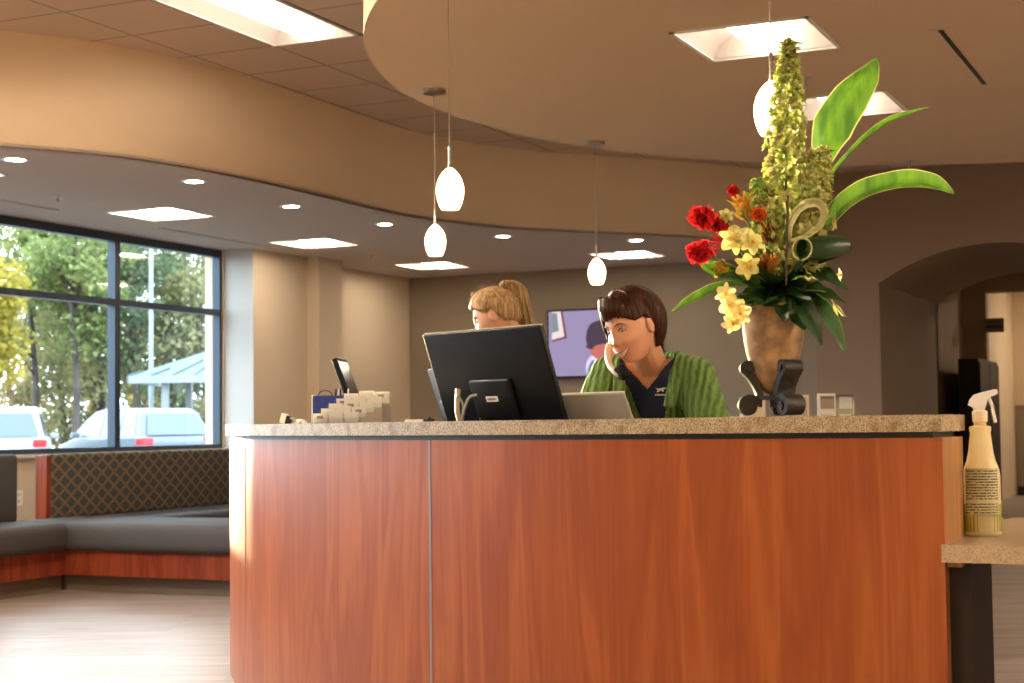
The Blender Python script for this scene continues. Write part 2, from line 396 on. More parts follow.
def cr(pts, n=8):
    """Catmull-Rom through points"""
    pts = [Vector(p) for p in pts]; out = []
    for i in range(len(pts)-1):
        p0 = pts[max(i-1, 0)]; p1 = pts[i]; p2 = pts[i+1]; p3 = pts[min(i+2, len(pts)-1)]
        for k in range(n):
            t = k/n
            out.append(.5*((2*p1)+(p2-p0)*t+(2*p0-5*p1+4*p2-p3)*t*t+(3*p1-p0-3*p2+p3)*t**3))
    out.append(pts[-1]); return out

# ------------------------------------------------------------------ the room
ZS, ZT = 2.74, 3.43
WV = 8.72          # window wall plane
UB = on_v(409.5, 330, 8.6).x     # television wall plane
struct(MB.build((lambda b: (b.box(-6.2, 24, -9.2, 8.95, -.1, 0), b)[1])(MB()), 'floor', M['floor']))
b = MB(); b.box(-6.2, 24, -9.2, 8.95, ZT+.16, ZT+.3); b.box(-6.2, 6.99, -9.2, 8.95, ZT, ZT+.16)
b.box(8.27, 16.3, -9.2, 8.95, ZT, ZT+.16); b.box(6.99, 8.27, -9.2, 4.78, ZT, ZT+.16); b.box(6.99, 8.27, 5.44, 8.95, ZT, ZT+.16)
struct(b.build('ceiling', M['tile']))

# lower curved ceiling along the windows
fas = [(2.4, 8.71), (3.6, 8.35), (4.6, 7.95), (5.6, 7.45), (6.5, 6.98), (7.169, 6.626), (7.754, 6.28), (8.381, 6.12), (9.208, 6.05), (10.019, 6.046), (11.0, 6.04), (11.783, 5.87), (12.426, 5.568), (12.904, 5.166), (13.416, 4.725), (14.0, 4.3), (14.6, 3.98), (15.0, 3.85)]
fasc = [(p.x, p.y) for p in cr([(x, y, 0) for x, y in fas], 5)]
outer = fasc + [(UB-.01, 3.85), (UB-.01, 8.71)]
SOF = [(7.72, 7.65), (10.06, 7.66), (12.35, 7.68), (14.7, 7.70), (14.77, 5.55)]
def sq(c, h): return [(c[0]-h, c[1]-h), (c[0]+h, c[1]-h), (c[0]+h, c[1]+h), (c[0]-h, c[1]+h)]
b = MB(); b.prism([outer]+[sq(c, .295) for c in SOF], ZS, ZS+.02, top=True)
struct(b.build('ceiling_soffit', M['soffit']))
b = MB(); vs = []; fs = []
for (x, y) in fasc: vs += [(x, y, ZS), (x, y, ZT), (x+.0, y+.04, ZS), (x, y+.04, ZT)]
for i in range(len(fasc)-1): fs += [(4*i, 4*i+4, 4*i+5, 4*i+1), (4*i+2, 4*i+3, 4*i+7, 4*i+6), (4*i, 4*i+2, 4*i+6, 4*i+4)]
b.add(vs, fs); struct(b.build('trim_1', M['fascia'], smooth='all'))

# round lowered ceiling above the desk
CC = (7.55, .56); CR = 3.30
circ = [(CC[0]+CR*cos(2*pi*i/128), CC[1]+CR*sin(2*pi*i/128)) for i in range(128)]
t2 = onz(852, 106, ZS)
tq = onz(907.5, 110.6, ZS); CL = [(6.735, 1.905), (tq.x-.3, tq.y+.3), (6.735, -.9), (9.04, -.9)]
b = MB(); b.prism([circ]+[sq(c, .295) for c in CL], ZS, ZS+.02, sides=False)
b.prism([circ], ZS, ZT, bottom=False, top=False)
struct(b.build('ceiling_cloud', M['cloud'], smooth=True))

# walls
b = MB()
b.box(-6.2, 12.42, WV, WV+.2, 0, .87); b.box(-6.2, 12.42, WV, WV+.2, 2.738, ZT+.1); b.box(-6.2, .2, WV, WV+.2, .87, 2.738); b.box(12.40, 12.42, WV, WV+.2, .87, 2.738)
struct(b.build('wall_left', M['beige']))
b = MB(); b.box(12.42, 12.43, 8.401, 8.72, 0, ZT, 1); b.box(12.43, 13.35, 8.4, 8.95, 0, ZT); b.box(13.35, 13.81, 8.26, 8.95, 0, ZT); b.box(13.81, 16.3, 8.6, 8.95, 0, ZT)
struct(b.build('wall_pier', [M['beige'], pbr('painted_wall_daylit', (.56, .54, .52), .8)]))  # pale strip paints window daylight onto the same beige wall
b = MB(); b.box(UB, 16.3, 3.85, 8.8, 0, ZT); b.box(15.0, 16.3, 3.72, 3.85, 0, ZT)
struct(b.build('wall_back', M['taupe']))
b = MB(); b.box(-6.4, -6.2, -9.2, 8.8, 0, ZT); struct(b.build('wall_front', M['white_wall']))
b = MB(); b.box(-6.2, 24, -9.4, -9.2, 0, ZT); struct(b.build('wall_right', M['white_wall']))
# arched passage
AU = 15.0
spL = on_u(879, 283, AU); ap = on_u(994, 242.5, AU)
vL = spL.y; vR = 2*ap.y-spL.y; zs_, za = spL.z, ap.z
def arch(n=24):
    w = (vL-vR)/2; h = za-zs_; R = (w*w+h*h)/(2*h); cz = za-R; out = []
    a0 = math.asin(w/R)
    for i in range(n+1):
        a = a0-2*a0*i/n; out.append((ap.y+R*sin(a), cz+R*cos(a)))
    return out
ar = arch(); AU2 = 18.1
b = MB()
prof = [(3.72, 0), (vL, 0)]+ar+[(vR, 0), (-9.2, 0), (-9.2, ZT), (3.72, ZT)]
tr_ = tessellate_polygon([[Vector((p[0], p[1], 0)) for p in prof]])
n = len(prof); b.add([(AU, p[0], p[1]) for p in prof]+[(AU+.3, p[0], p[1]) for p in prof], [tuple(t) for t in tr_]+[tuple(i+n for i in t) for t in tr_])
o = b.build('wall_arch', M['brown']); struct(o)
b = MB(); pr = [(vL, 0)]+ar+[(vR, 0)]; vs = []; fs = []
for p in pr: vs += [(AU, p[0], p[1]), (AU2, p[0], p[1])]
for i in range(len(pr)-1): fs.append((2*i, 2*i+1, 2*i+3, 2*i+2))
b.add(vs, fs); struct(b.build('trim_2', M['brown'], smooth=True))
# hall behind
HZ = on_u(958, 275, 20.6).z
dv = on_u(985.5, 300, 20.6).y; dz = on_u(985.5, 292.5, 20.6).z
b = MB(); b.box(AU+.3, 24, -1, 3.4, HZ, HZ+.1); struct(b.build('ceiling_hall', M['beige']))
b = MB()
b.box(18.1, 20.6, 3.24, 3.4, 0, HZ); b.box(20.6, 20.8, dv, 3.4, 0, HZ); b.box(20.6, 20.8, -1, dv, dz, HZ); b.box(18.0, 18.1, vL, 3.3, 0, HZ); b.box(18.0, 18.1, -1, vR, 0, HZ)
b.box(18.0, 18.1, vR, vL, za+.01, HZ)
struct(b.build('wall_hall', M['brown']))
b = MB(); b.box(23.2, 23.4, -1, 3.4, 0, HZ); b.box(20.8, 23.2, dv+.02, dv+.15, 0, HZ); struct(b.build('wall_far', M['beige']))
zr = on_u(1010, 409, 23.2).z
b = MB(); b.box(23.16, 23.2, -1, dv, 0, .13, 2); b.box(23.17, 23.2, -1, dv, zr, zr+.05); b.box(23.18, 23.2, -1, dv, 0, zr, 1); b.box(18.1, 20.6, 3.225, 3.24, on_u(950, 403, 20).z, on_u(950, 401.5, 20).z)
struct(b.build('trim_3', [M['brown'], M['taupe'], M['black']]))
b = MB(); b.box(18.15, 23, -1.02, -1, 0, HZ); struct(b.build('wall_hall_side', M['beige']))

# windows
def window(i, u0, u1):
    r = bpy.data.objects.new('window_%d' % i, None); COL.objects.link(r); r['kind'] = 'structure'; r.location = (u0, WV, .87)
    w = u1-u0; h = 2.738-.87; b = MB(); d0, d1 = .02, .10
    b.box(0, .035, d0, d1, 0, h); b.box(w-.035, w, d0, d1, 0, h)
    b.box(.035, w-.035, d0, d1, 0, .045); b.box(.035, w-.035, d0, d1, h-.07, h); b.box(.035, w-.035, d0, d1, 1.25, 1.305)
    b.build('window_frame', M['frame'], r)
    b = MB(); b.box(.035, w-.035, .06, .066, .045, 1.25); b.build('window_pane', M['glass'], r)
    b = MB(); b.box(.035, w-.035, .06, .066, 1.305, h-.07); b.build('window_pane', M['glass'], r)
for i in range(8): window(i+1, 12.40-1.52*(i+1), 12.40-1.52*i)
b = MB(); b.box(.2, 12.2, WV-.05, WV+.01, .845, .872); struct(b.build('trim_4', M['sill']))

# ------------------------------------------------------------------ light fixtures
def troffer(name, label, c, z, L=.61, W=.61, group=None, lamp='lamp'):
    r = thing(name, label, 'ceiling light', (c[0], c[1], z), 0, group)
    l, w = L/2, W/2; dp = .13
    b = MB(); t = .018
    for (x0, x1, y0, y1) in ((-l, l, -w, -w+t), (-l, l, w-t, w), (-l, -l+t, -w, w), (l-t, l, -w, w)): b.box(x0, x1, y0, y1, -.006, .004)
    b.build('trim_frame', M['white_metal'], r)
    b = MB(); l2, w2 = l-t, w-t
    def sec(a, q):   # reflector section: curved up from the edge to the middle
        y = -w2+2*w2*q; s = abs(2*q-1); z_ = dp*sqrt(max(0, 1-s**2.6)); return Vector((-l2+2*l2*a, y, z_))
    b.grid(sec, 2, 25)
    for x in (-l2, l2):
        vs = [sec(0 if x < 0 else 1, j/24) for j in range(25)]; b.add(vs, [tuple(range(25))])
    b.build('reflector', M['reflector'], r, smooth=True)
    b = MB(); k = .30*W/2/.305*.305/.305*.9
    k = W*.13
    b.box(-l2+.01, l2-.01, -k, k, .012, .06, bev=.008); b.build('lamp_diffuser', M[lamp], r)
    return r
tl = ['square recessed ceiling light cut off by the left edge of the photo', 'square recessed ceiling light above the windows, left of the pale wall corner',
      'square recessed ceiling light in front of the beige column', 'square recessed ceiling light beside the lowest hanging lamp at left', 'square recessed ceiling light above the wall television']
for c, l in zip(SOF, tl): troffer('ceiling_light', l, c, ZS, group='square lights in the lower window-side ceiling', lamp='lamp_soffit')
for c, l in zip(CL, ['large square recessed light in the round ceiling above the flowers, nearer of the two', 'square recessed light half hidden behind the tallest green leaf', 'added square fill light in the round ceiling right of the view, nearer one', 'added square fill light in the round ceiling right of the view, farther one']):  # last two are unseen lights added for fill
    troffer('ceiling_light', l, c, ZS, group='square lights in the round ceiling')
troffer('fluorescent_ceiling_light', 'long rectangular fluorescent light in the tiled ceiling at the top left', (7.63, 5.11), ZT+.0, 1.22, .61)
for k, c in enumerate([(4.9, 5.11), (2.2, 5.11), (1.6, 1.5), (-1.5, 3.5), (-1.5, -1), (-4, 2), (4, -4.6), (7, -4.6), (9, -6.5), (3.5, -7.5)]):  # strong lamps out of view, added to brighten the room
    r = troffer('fluorescent_ceiling_light', 'added fill light in the tiled ceiling outside the view', c, ZT-.15, 1.22, .61, 'added unseen fill lights', 'fill_out' if c[0] > 3 else 'fill_back')
    b = MB(); b.box(-.61, .61, -.305, .305, .135, .149); b.build('housing', M['white_metal'], r)

def downlight(p, label):
    r = thing('recessed_downlight', label, 'downlight', (p.x, p.y, ZS), 0, 'round downlights along the curved ceiling edge')
    b = MB(); b.lathe([(.06, -.001), (.062, -.007), (.085, -.006), (.088, .0)], 24); b.build('trim_ring', M['white_metal'], r, smooth=True)
    b = MB(); b.lathe([(0, -.002), (.061, -.0025)], 24); b.build('lens', M['lamp_small'], r)
for (x, y), l in zip([(15, 159), (194, 181), (291, 206), (385, 224), (503, 236), (636, 240)],
    ['leftmost round downlight near the photo edge', 'second round downlight from the left, above the window', 'round downlight above the pale wall corner', 'round downlight above the beige column, left of the hanging lamps', 'round downlight above the ponytailed person', 'round downlight above the television, farthest right']):
    downlight(onz(x, y, ZS), l)

def pendant(p, zb, label):
    r = thing('pendant_lamp', label, 'pendant lamp', (p.x, p.y, zb), 0, 'small glass pendant lamps over the desk')
    H = ZS-zb
    b = MB(); b.lathe([(.0, H-.018), (.056, H-.018), (.06, H-.012), (.06, H)], 28); b.build('ceiling_canopy', M['pend_dark'], r, smooth=True)
    b = MB(); b.tube([(0, 0, .235), (0, 0, H-.02)], .0022, 6); b.build('cable', M['cable'], r)
    b = MB(); b.lathe([(0, .15), (.009, .15), (.0075, .165), (.006, .17), (.006, .235), (.004, .238), (0, .238)], 16); b.build('socket_stem', M['nickel'], r, smooth=True)
    b = MB(); b.lathe([(.033, 0), (.040, .012), (.048, .035), (.0525, .062), (.052, .085), (.045, .112), (.033, .134), (.018, .150), (.008, .157)], 28); b.build('glass_shade', M['pend_glass'], r, smooth='all')
P1 = onz(434, 90, ZS); P3 = onz(595, 142, ZS)
pendant(P1, 1.905, 'pendant lamp hanging just left of the ponytailed person, lower of the left pair')
pendant(Vector((at(450, 190, 5.9).x, at(450, 190, 5.9).y, 0)), 1.865, 'pendant lamp with no canopy in view, upper of the left pair')
pendant(P3, 1.887, 'pendant lamp hanging above the dark-haired person')
pendant(Vector((at(772, 110, 4.52).x, at(772, 110, 4.52).y, 0)), 1.88, 'pendant lamp half hidden behind the tall green flower spike')

def sprinkler(p, z, label):
    r = thing('fire_sprinkler', label, 'sprinkler', (p.x, p.y, z), 0, 'ceiling sprinkler heads')
    b = MB(); b.lathe([(0, -.008), (.03, -.006), (.034, 0)], 16); b.tube([(0, 0, -.04), (0, 0, -.005)], .008, 8); b.lathe([(0, -.046), (.017, -.044), (.017, -.041), (0, -.04)], 12)
    b.build('sprinkler_head', M['nickel'], r, smooth=True)
for x, y, l in [(58, 196, 'sprinkler head above the left window'), (373, 256, 'sprinkler head right of the beige column'), (686, 247, 'sprinkler head beside the red flowers'), (805, 77, 'sprinkler head beside the tip of the tall leaf'), (909, 161, 'sprinkler head above the broad right-hand leaf')]:
    sprinkler(onz(x, y, ZS), ZS, l)
def slot(p0, p1, label, w=.045, dark='black'):
    p0 = Vector(p0); p1 = Vector(p1); L = (p1-p0).length; a = atan2((p1-p0).y, (p1-p0).x)
    r = thing('slot_vent', label, 'air vent', p0, a, 'linear slot air vents')
    b = MB(); b.box(0, L, -w, -w*.3, -.005, .001); b.box(0, L, w*.3, w, -.005, .001); b.box(-.01, 0, -w, w, -.005, .001); b.box(L, L+.01, -w, w, -.005, .001); b.build('vent_frame', M['cloud'] if w > .04 else M['soffit'], r)
    b = MB(); b.box(0, L, -w*.42, w*.42, -.002, .002); b.build('vent_slot', M[dark], r)
slot(onz(940, 29, ZS), onz(985, 84, ZS), 'black slot vent in the round ceiling at top right', .042)
for x0, y0, x1, y1, l in [(-20, 200, 52, 210, 'slot vent above the left window pane'), (150, 229, 240, 245.5, 'slot vent above the right window pane'), (366, 267, 408, 277, 'slot vent left of the television wall corner')]:
    a_ = onz(x0, y0, ZS); b_ = onz(x1, y1, ZS); slot((a_.x, 8.2, ZS), (b_.x, 8.2, ZS), l, .03, 'dkbrown')

# ------------------------------------------------------------------ reception desk
DC = (7.5, .6); RD = 3.80
A0, A1 = 179.08, 56.0
S1 = 156.45; S2 = 134.6
desk = thing('reception_desk', 'curved reception desk with cherry wood panels and granite top', 'reception desk', (DC[0], DC[1], 0))
Z3 = (0, 0)
def panel(a0, a1):
    b = MB(); b.ring(Z3, RD-.02, RD, a0, a1, .1, 1.017, 40); return b.build('front_panel', M['wood'], desk, smooth=True)
panel(A0+.42, S1+.06); panel(S1-.06, S2+.04); panel(S2-.04, 112.5); panel(112.4, 90); panel(89.9, A1)
for a in (S1, S2, 112.45, 89.95):
    b = MB(); b.ring(Z3, RD-.018, RD+.0015 if a != S2 else RD+.0008, a-.07, a+.07, .1, 1.017, 2); b.build('joint_strip', M['alu'] if a != S2 else M['wood_end'], desk)
b = MB(); b.ring(Z3, RD-.25, RD-.02, A0-.05, A1+.05, .1, 1.017, 60); b.build('core_wall', M['dkbrown'], desk)
b = MB(); b.ring(Z3, RD-.28, RD-.021, A0+.41, A0, .1, 1.017, 2); b.build('end_panel', M['wood_end'], desk)
b = MB(); b.ring(Z3, RD-.25, RD-.03, A0, A1, 0, .1, 60); b.build('toe_kick', M['black'], desk)
b = MB(); b.ring(Z3, RD-.27, RD-.006, A0+.1, A1, 1.017, 1.031, 60); b.build('shadow_gap', M['black'], desk)
b = MB(); b.ring(Z3, RD-.30, RD+.016, A0+.45, A1-.3, 1.031, 1.070, 90)
b.build('granite_top', M['granite'], desk)
b = MB(); b.ring(Z3, 2.72, RD-.25, A0-.1, A1, .735, .775, 60); b.ring(Z3, 2.72, RD+.01, A0+.33, 198, .735, .775, 20); b.build('worktop', M['quartz'], desk)
b = MB()
b.ring(Z3, RD-.36, RD-.05, A0+.42, A0+1.2, 0, .735, 4)
b.build('pedestal', M['dkbrown'], desk)
b = MB(); b.ring(Z3, RD-.10, RD-.02, A0+.45, A0+.95, .722, .735, 2); b.build('bracket', M['wood_end'], desk)
for a in (165, 145, 125, 105, 85, 65):
    b = MB(); b.ring(Z3, 2.85, RD-.25, a-.25, a+.25, 0, .735, 1); b.build('support_leg', M['dkbrown'], desk)
b = MB(); b.ring(Z3, 2.8, RD-.1, 195, 195.8, 0, .735, 1); b.build('support_leg', M['dkbrown'], desk)

def ongr(a, r, z=1.068): return Vector((DC[0]+r*cos(radians(a)), DC[1]+r*sin(radians(a)), z))
def ledge(px, r=3.68, z=1.068):
    """point of the granite ledge seen at picture column px"""
    X, Y, Z = ray(px, 418); w = c2w(X, Y); a = w.x**2+w.y**2; bb = w.x*DC[0]+w.y*DC[1]; c = DC[0]**2+DC[1]**2-r*r
    t = (bb-sqrt(bb*bb-a*c))/a; return Vector((w.x*t, w.y*t, z))

# ------------------------------------------------------------------ spray bottle
sp = onz(983, 536, .775); sp.z = .775
r = thing('spray_bottle', 'translucent spray bottle with white trigger head on the low tan shelf', 'spray bottle', sp, radians(-65.2))
bm_ = leafy('frosted_plastic', (.92, .82, .55), (.95, .86, .60), .6, .35)
b = MB(); b.lathe([(0, 0), (.040, 0), (.045, .004), (.0455, .01), (.0455, .145), (.043, .162), (.035, .182), (.030, .205), (.0265, .235), (.0245, .252), (.0265, .255), (.0265, .265), (.0155, .268), (.015, .278)], 32)
for i, v in enumerate(b.v): b.v[i] = Vector((v.x, v.y*.72, v.z))
b.build('bottle', bm_, r, smooth=True)
b = MB(); b.lathe([(0, .003), (.0385, .003), (.0435, .012), (.0435, .078), (0, .078)], 28)
for i, v in enumerate(b.v): b.v[i] = Vector((v.x*1.055, v.y*.75, v.z))
b.build('liquid', leafy('yellow_green_liquid', (.52, .50, .10), tr=.5, rough=.2), r, smooth=True, label='yellow-green cleaning liquid')
b = MB(); b.lathe([(.0155, .276), (.018, .277), (.0185, .302), (.012, .306)], 20); b.build('collar', pbr('cream_collar', (.75, .6, .42), .5), r, smooth=True)
b = MB(); pr = [(-.026, .318), (-.022, .330), (-.012, .343), (.012, .350), (.040, .356), (.043, .352), (.043, .345), (.038, .342), (.018, .335), (.014, .318), (.008, .302), (-.010, .302), (-.015, .312)]
tr_ = tessellate_polygon([[Vector((p[0], p[1], 0)) for p in pr]]); n = len(pr)
b.add([(p[0], -.010, p[1]) for p in pr]+[(p[0], .010, p[1]) for p in pr], [tuple(t) for t in tr_]+[tuple(i+n for i in t) for t in tr_]+[(i, (i+1) % n, (i+1) % n+n, i+n) for i in range(n)])
b.build('spray_head', M['white'], r)
b = MB(); b.tube(cr([(.022, 0, .338), (.030, 0, .318), (.034, 0, .295), (.038, 0, .275)], 5), [(.007, .004)]*16, 8); b.build('trigger', M['white'], r)
def lbl():
    m, t, bb = nt('printed_label'); L = t.links.new
    tc = t.nodes.new('ShaderNodeTexCoord'); s_ = t.nodes.new('ShaderNodeSeparateXYZ'); L(tc.outputs['Object'], s_.inputs[0])
    row = math_node(t, 'GREATER_THAN', math_node(t, 'FRACT', math_node(t, 'MULTIPLY', s_.outputs[2], 150)), .42)
    mp = t.nodes.new('ShaderNodeMapping'); mp.inputs['Scale'].default_value = (320, 0, 150); L(tc.outputs['Object'], mp.inputs[0])
    n_ = t.nodes.new('ShaderNodeTexNoise'); n_.inputs['Scale'].default_value = 1; n_.inputs['Detail'].default_value = 1; L(mp.outputs[0], n_.inputs['Vector'])
    w_ = math_node(t, 'GREATER_THAN', n_.outputs['Fac'], .43); k = math_node(t, 'MULTIPLY', row, w_)
    gap = math_node(t, 'GREATER_THAN', math_node(t, 'ABSOLUTE', math_node(t, 'SUBTRACT', s_.outputs[2], .084)), .004); k = math_node(t, 'MULTIPLY', k, gap)
    mx = t.nodes.new('ShaderNodeMix'); mx.data_type = 'RGBA'; mx.inputs['A'].default_value = (.50, .46, .27, 1); mx.inputs['B'].default_value = (.07, .07, .05, 1); L(k, mx.inputs['Factor']); L(mx.outputs['Result'], bb.inputs['Base Color'])
    return m
b = MB()
b.grid(lambda a, q: Vector((.0462*cos(radians(-158+112*a)), .0462*.73*sin(radians(-158+112*a)), .052+.112*q)), 18, 2)
b.build('label', lbl(), r, smooth='all')

# ------------------------------------------------------------------ things on the counter
# tiered business card rack
cp = ledge(350, 3.70)
yaw = radians(-65.2)+radians(-8)
rk = thing('card_rack', 'clear tiered rack of business cards on the left of the granite counter', 'card rack', cp, yaw)
b = MB(); tiers = 5
for k in range(tiers):
    x0 = -.112+k*.019; y0 = -.055+k*.024; z0 = k*.016
    b.box(x0, x0+.152, y0, y0+.002, z0, z0+.018); b.box(x0, x0+.152, y0+.018, y0+.020, z0, z0+.034)
    for xx in (x0, x0+.0505, x0+.101, x0+.152): b.box(xx, xx+.0015, y0, y0+.02, z0, z0+.03)
b.box(-.112, .118, -.055, .07, 0, .002); b.box(.114, .116, -.05, .07, 0, .06)
b.build('acrylic_tiers', M['acrylic'], rk)
cards = []
Rr = Matrix.Rotation(yaw, 4, 'Z')
proto = None
for k in range(tiers):
    for j in range(3):
        x0 = -.110+k*.019+j*.0505; y0 = -.052+k*.024; z0 = .003+k*.016
        h = .030+.004*((k*3+j*5) % 3)
        p = cp+Rr.to_3x3() @ Vector((x0+.0265, y0+.008, z0))
        if proto is None or True:
            b = MB(); 
            for q in range(3): b.box(-.0235, .0235, -.006+q*.004, -.0035+q*.004, .0, h-.001*q)
            if (k+j) % 3 == 0: b.box(-.012, .008, -.0066, -.0061, h*.45, h*.75, 1)
            o = b.build('card_stack', [M['white'], pbr('tan_print', (.35, .25, .2), .6) if (k, j) == (0, 0) else bpy.data.materials['tan_print']])
        o.location = p; o.rotation_euler = (0, 0, yaw)
        tag(o, 'stack of white business cards standing in the clear tiered rack', 'business cards', 'business card stacks in the rack')
bp = ledge(328, 3.60)
bp = cp + Rr.to_3x3() @ Vector((-.080, .092, 0))
r = thing('blue_box', 'small blue open box behind the rack of business cards', 'box', bp, yaw)
b = MB()
b.box(-.063, .063, -.018, -.016, 0, .092); b.box(-.063, .063, .016, .018, 0, .092); b.box(-.063, -.061, -.016, .016, 0, .092); b.box(.061, .063, -.016, .016, 0, .092); b.box(-.06, .06, -.016, .016, 0, .003); b.build('box_body', M['blue'], r)
b = MB(); b.box(-.0655, -.0635, -.019, .019, 0, .094); b.build('sunlit_edge', M['white'], r)  # white slab paints sunlight onto the left side of the box
for k, (x, a) in enumerate([(-.0, .3), (.015, .15), (.03, -.1), (.045, .2)]):
    o = MB(); o.tube([(0, 0, 0), (a*.04, 0, .11)], .0028, 6); o = o.build('pen', M['white_metal' if k % 2 else 'black_gloss']); o.location = bp+Rr.to_3x3() @ Vector((x, 0, .004)); o.rotation_euler = (0, 0, yaw)
    tag(o, 'pen sticking up from the blue box behind the card rack', 'pen', 'pens in the blue box')
o = MB(); o.tube(cr([(-.055, 0, .004), (-.05, 0, .09), (-.03, 0, .108), (-.005, 0, .10), (.005, 0, .06)], 6), .0016, 6); o = o.build('wire_loop', M['black']); o.location = bp; o.rotation_euler = (0, 0, yaw)
tag(o, 'thin dark wire looped over the blue box', 'wire')  # thin loop of wire above the box
# small desk gadget near the left end
tp = ledge(288, 3.72)
r = thing('tape_dispenser', 'small white and black tape dispenser near the left end of the counter', 'tape dispenser', tp, radians(-70))
b = MB(); b.box(-.028, -.008, -.02, .02, 0, .034, bev=.004, R=Matrix.Rotation(radians(14), 3, 'Y')); b.build('body', M['white'], r)
b = MB(); b.box(-.011, .004, -.018, .018, .002, .03, bev=.003, R=Matrix.Rotation(radians(14), 3, 'Y')); b.tube([(.0, -.012, .012), (.0, .012, .012)], .013, 16); b.build('tape_core', M['black'], r)
b = MB(); b.tube(cr([(.008, 0, .022), (.018, 0, .02), (.03, 0, .006)], 5), [(.014, .004)]*11, 8); b.build('arm', M['white'], r)
for px, w, n_, l in [(262, .07, 'paper_sheet', 'pale sheet of paper lying on the far left of the counter'), (414, .024, 'note_pad', 'small white note pad lying left of the big monitor')]:
    p = ledge(px, 3.68); b = MB()
    if n_ == 'paper_sheet': b.box(-w*1.2, w, -.06, .06, 0, .0025)
    else: b.box(-w, w, -.03, .03, 0, .010, bev=.002)
    o = b.build(n_, M['white'] if n_ == 'note_pad' else leafy('pinkish_paper', (.7, .5, .45), tr=.2)); o.location = p; o.rotation_euler = (0, 0, radians(-70)); tag(o, l, 'paper')
p = ledge(301, 3.66); b = MB(); b.tube(cr([(-.03, 0, .006), (-.01, 0, .016), (.01, .0, .014), (.03, 0, .004)], 5), [(.012, .003)]*16, 8); o = b.build('crumpled_tissue', M['white'], smooth=True); o.location = p; tag(o, 'small crumpled white tissue left of the card rack', 'tissue')
p = ledge(428, 3.62); b = MB(); b.box(-.02, .02, -.012, .012, 0, .012, bev=.003); b.sphere((.004, 0, .012), (.01, .008, .006)); o = b.build('stamp_pad', M['black']); o.location = p; tag(o, 'small black stamp pad beside the white note pad', 'stamp pad')

# monitors
def monitor(pl, pr_, ztop, H, lean, name, label, mats, stand=True, thick=.020, sticker=True):
    """pl, pr_: top corners (camera-aligned x, y); the screen faces away from the desk front"""
    a = c2w(*pl); c = c2w(*pr_); w = (c-a).length; ax = (c-a).normalized(); nrm = Vector((-ax.y, ax.x, 0))  # left of ax = away
    mid = (a+c)/2; th = radians(lean)
    base = mid + nrm*(sin(th)*H*.5); base.z = .775
    ang = atan2(ax.y, ax.x)
    r = thing(name, label, 'monitor', base, ang)
    zc = ztop-.775-cos(th)*H/2
    R = Matrix.Translation((0, 0, zc)) @ Matrix.Rotation(th, 4, 'X')   # top leans to -y (towards the viewer side)
    def bx(*a_, **k): b.box(*a_, R=R, **k)
    b = MB(); bx(-w/2, w/2, -thick*.5, thick*.5, -H/2, H/2, bev=.006); bx(-w*.17, w*.17, -thick*.5-.018, -thick*.4, -H*.46, H*.02, bev=.008)
    cas = b.build('casing', mats[0], r, smooth=True)
    b = MB(); bx(-w/2+.016, w/2-.016, thick*.5-.001, thick*.5+.001, -H/2+.022, H/2-.016); b.build('screen', mats[1], r)
    b = MB()
    for (x0, x1, z0, z1) in ((-w/2-.001, -w/2+.003, -H/2, H/2), (-w/2, w/2, H/2-.003, H/2+.001)): bx(x0, x1, -thick*.1, thick*.35, z0, z1)
    b.build('sun_rim', mats[2], r)  # left and top edges coloured pale as a sunlit rim
    if stand:
        b = MB(); b.lathe([(0, 0), (.12, 0), (.12, .008), (.03, .016), (.022, .02), (0, .02)], 28); b.tube([(0, -.03, .01), (0, -.03, zc-H*.36)], [(.03, .012)]*2, 12); b.build('stand', mats[0], r, smooth=True)
    if sticker:
        b = MB(); bx(-.028, .028, -thick*.5-.0205, -thick*.5-.018, -H*.36+.055, -H*.36+.073)
        for i in range(7): bx(-.021+i*.006, -.0175+i*.006, -thick*.5-.0212, -thick*.5-.0204, -H*.36+.061, -H*.36+.067, mi=1)
        b.build('rating_label', [M['white_metal'], M['black']], cas, label='small white rating label with dark print')
    return r, R
scr = pbr('dim_screen', (.05, .05, .06), .15)
edge = pbr('rim_sunlight', (.5, .45, .36), .35)  # pale tone stands for sunlight on the monitor edges
mon, RM = monitor((-.291, 5.25), (.089, 4.82), 1.362, .335, 19.5, 'monitor', 'large black monitor seen from behind, hiding the ponytailed person', [M['black_gloss'], scr, edge])
b = MB()
b.tube(cr([(-.10, -.05, .30), (-.085, -.06, .35), (-.095, -.075, .38), (-.13, -.05, .35), (-.14, -.03, .28)], 6), .004, 6)
b.tube(cr([(-.10, -.055, .27), (-.06, -.075, .33), (-.03, -.08, .37), (-.015, -.06, .38)], 6), .005, 6)
b.build('cables', pbr('grey_cable', (.35, .36, .4), .4), mon, label='loose grey cables')
b = MB(); b.tube(cr([(-.088, -.06, .26), (-.10, -.07, .33), (-.108, -.06, .40)], 6), [(.009, .007)]*13, 8); b.build('cable_plug', pbr('cream_plug', (.55, .45, .28), .5), mon, label='cream cable plug')
monitor((-.303, 5.72), (-.215, 5.42), 1.262, .24, 17, 'monitor', 'narrow dark display seen edge-on behind the left side of the large monitor', [M['black'], scr, edge], sticker=False, thick=.012)
monitor((-.725, 6.85), (-.745, 6.60), 1.345, .24, 20, 'monitor', 'dark tilted screen standing behind the rack of business cards', [M['black_gloss'], scr, edge], sticker=False, thick=.022)
grey = pbr('grey_beige_plastic', (.30, .28, .25), .5)
monitor((.125, 5.0), (.335, 4.78), 1.153, .24, 27, 'laptop', 'grey laptop lid leaning beside the person on the phone', [grey, scr, pbr('pale_lid_edge', (.6, .56, .48), .4)], sticker=False, thick=.012)

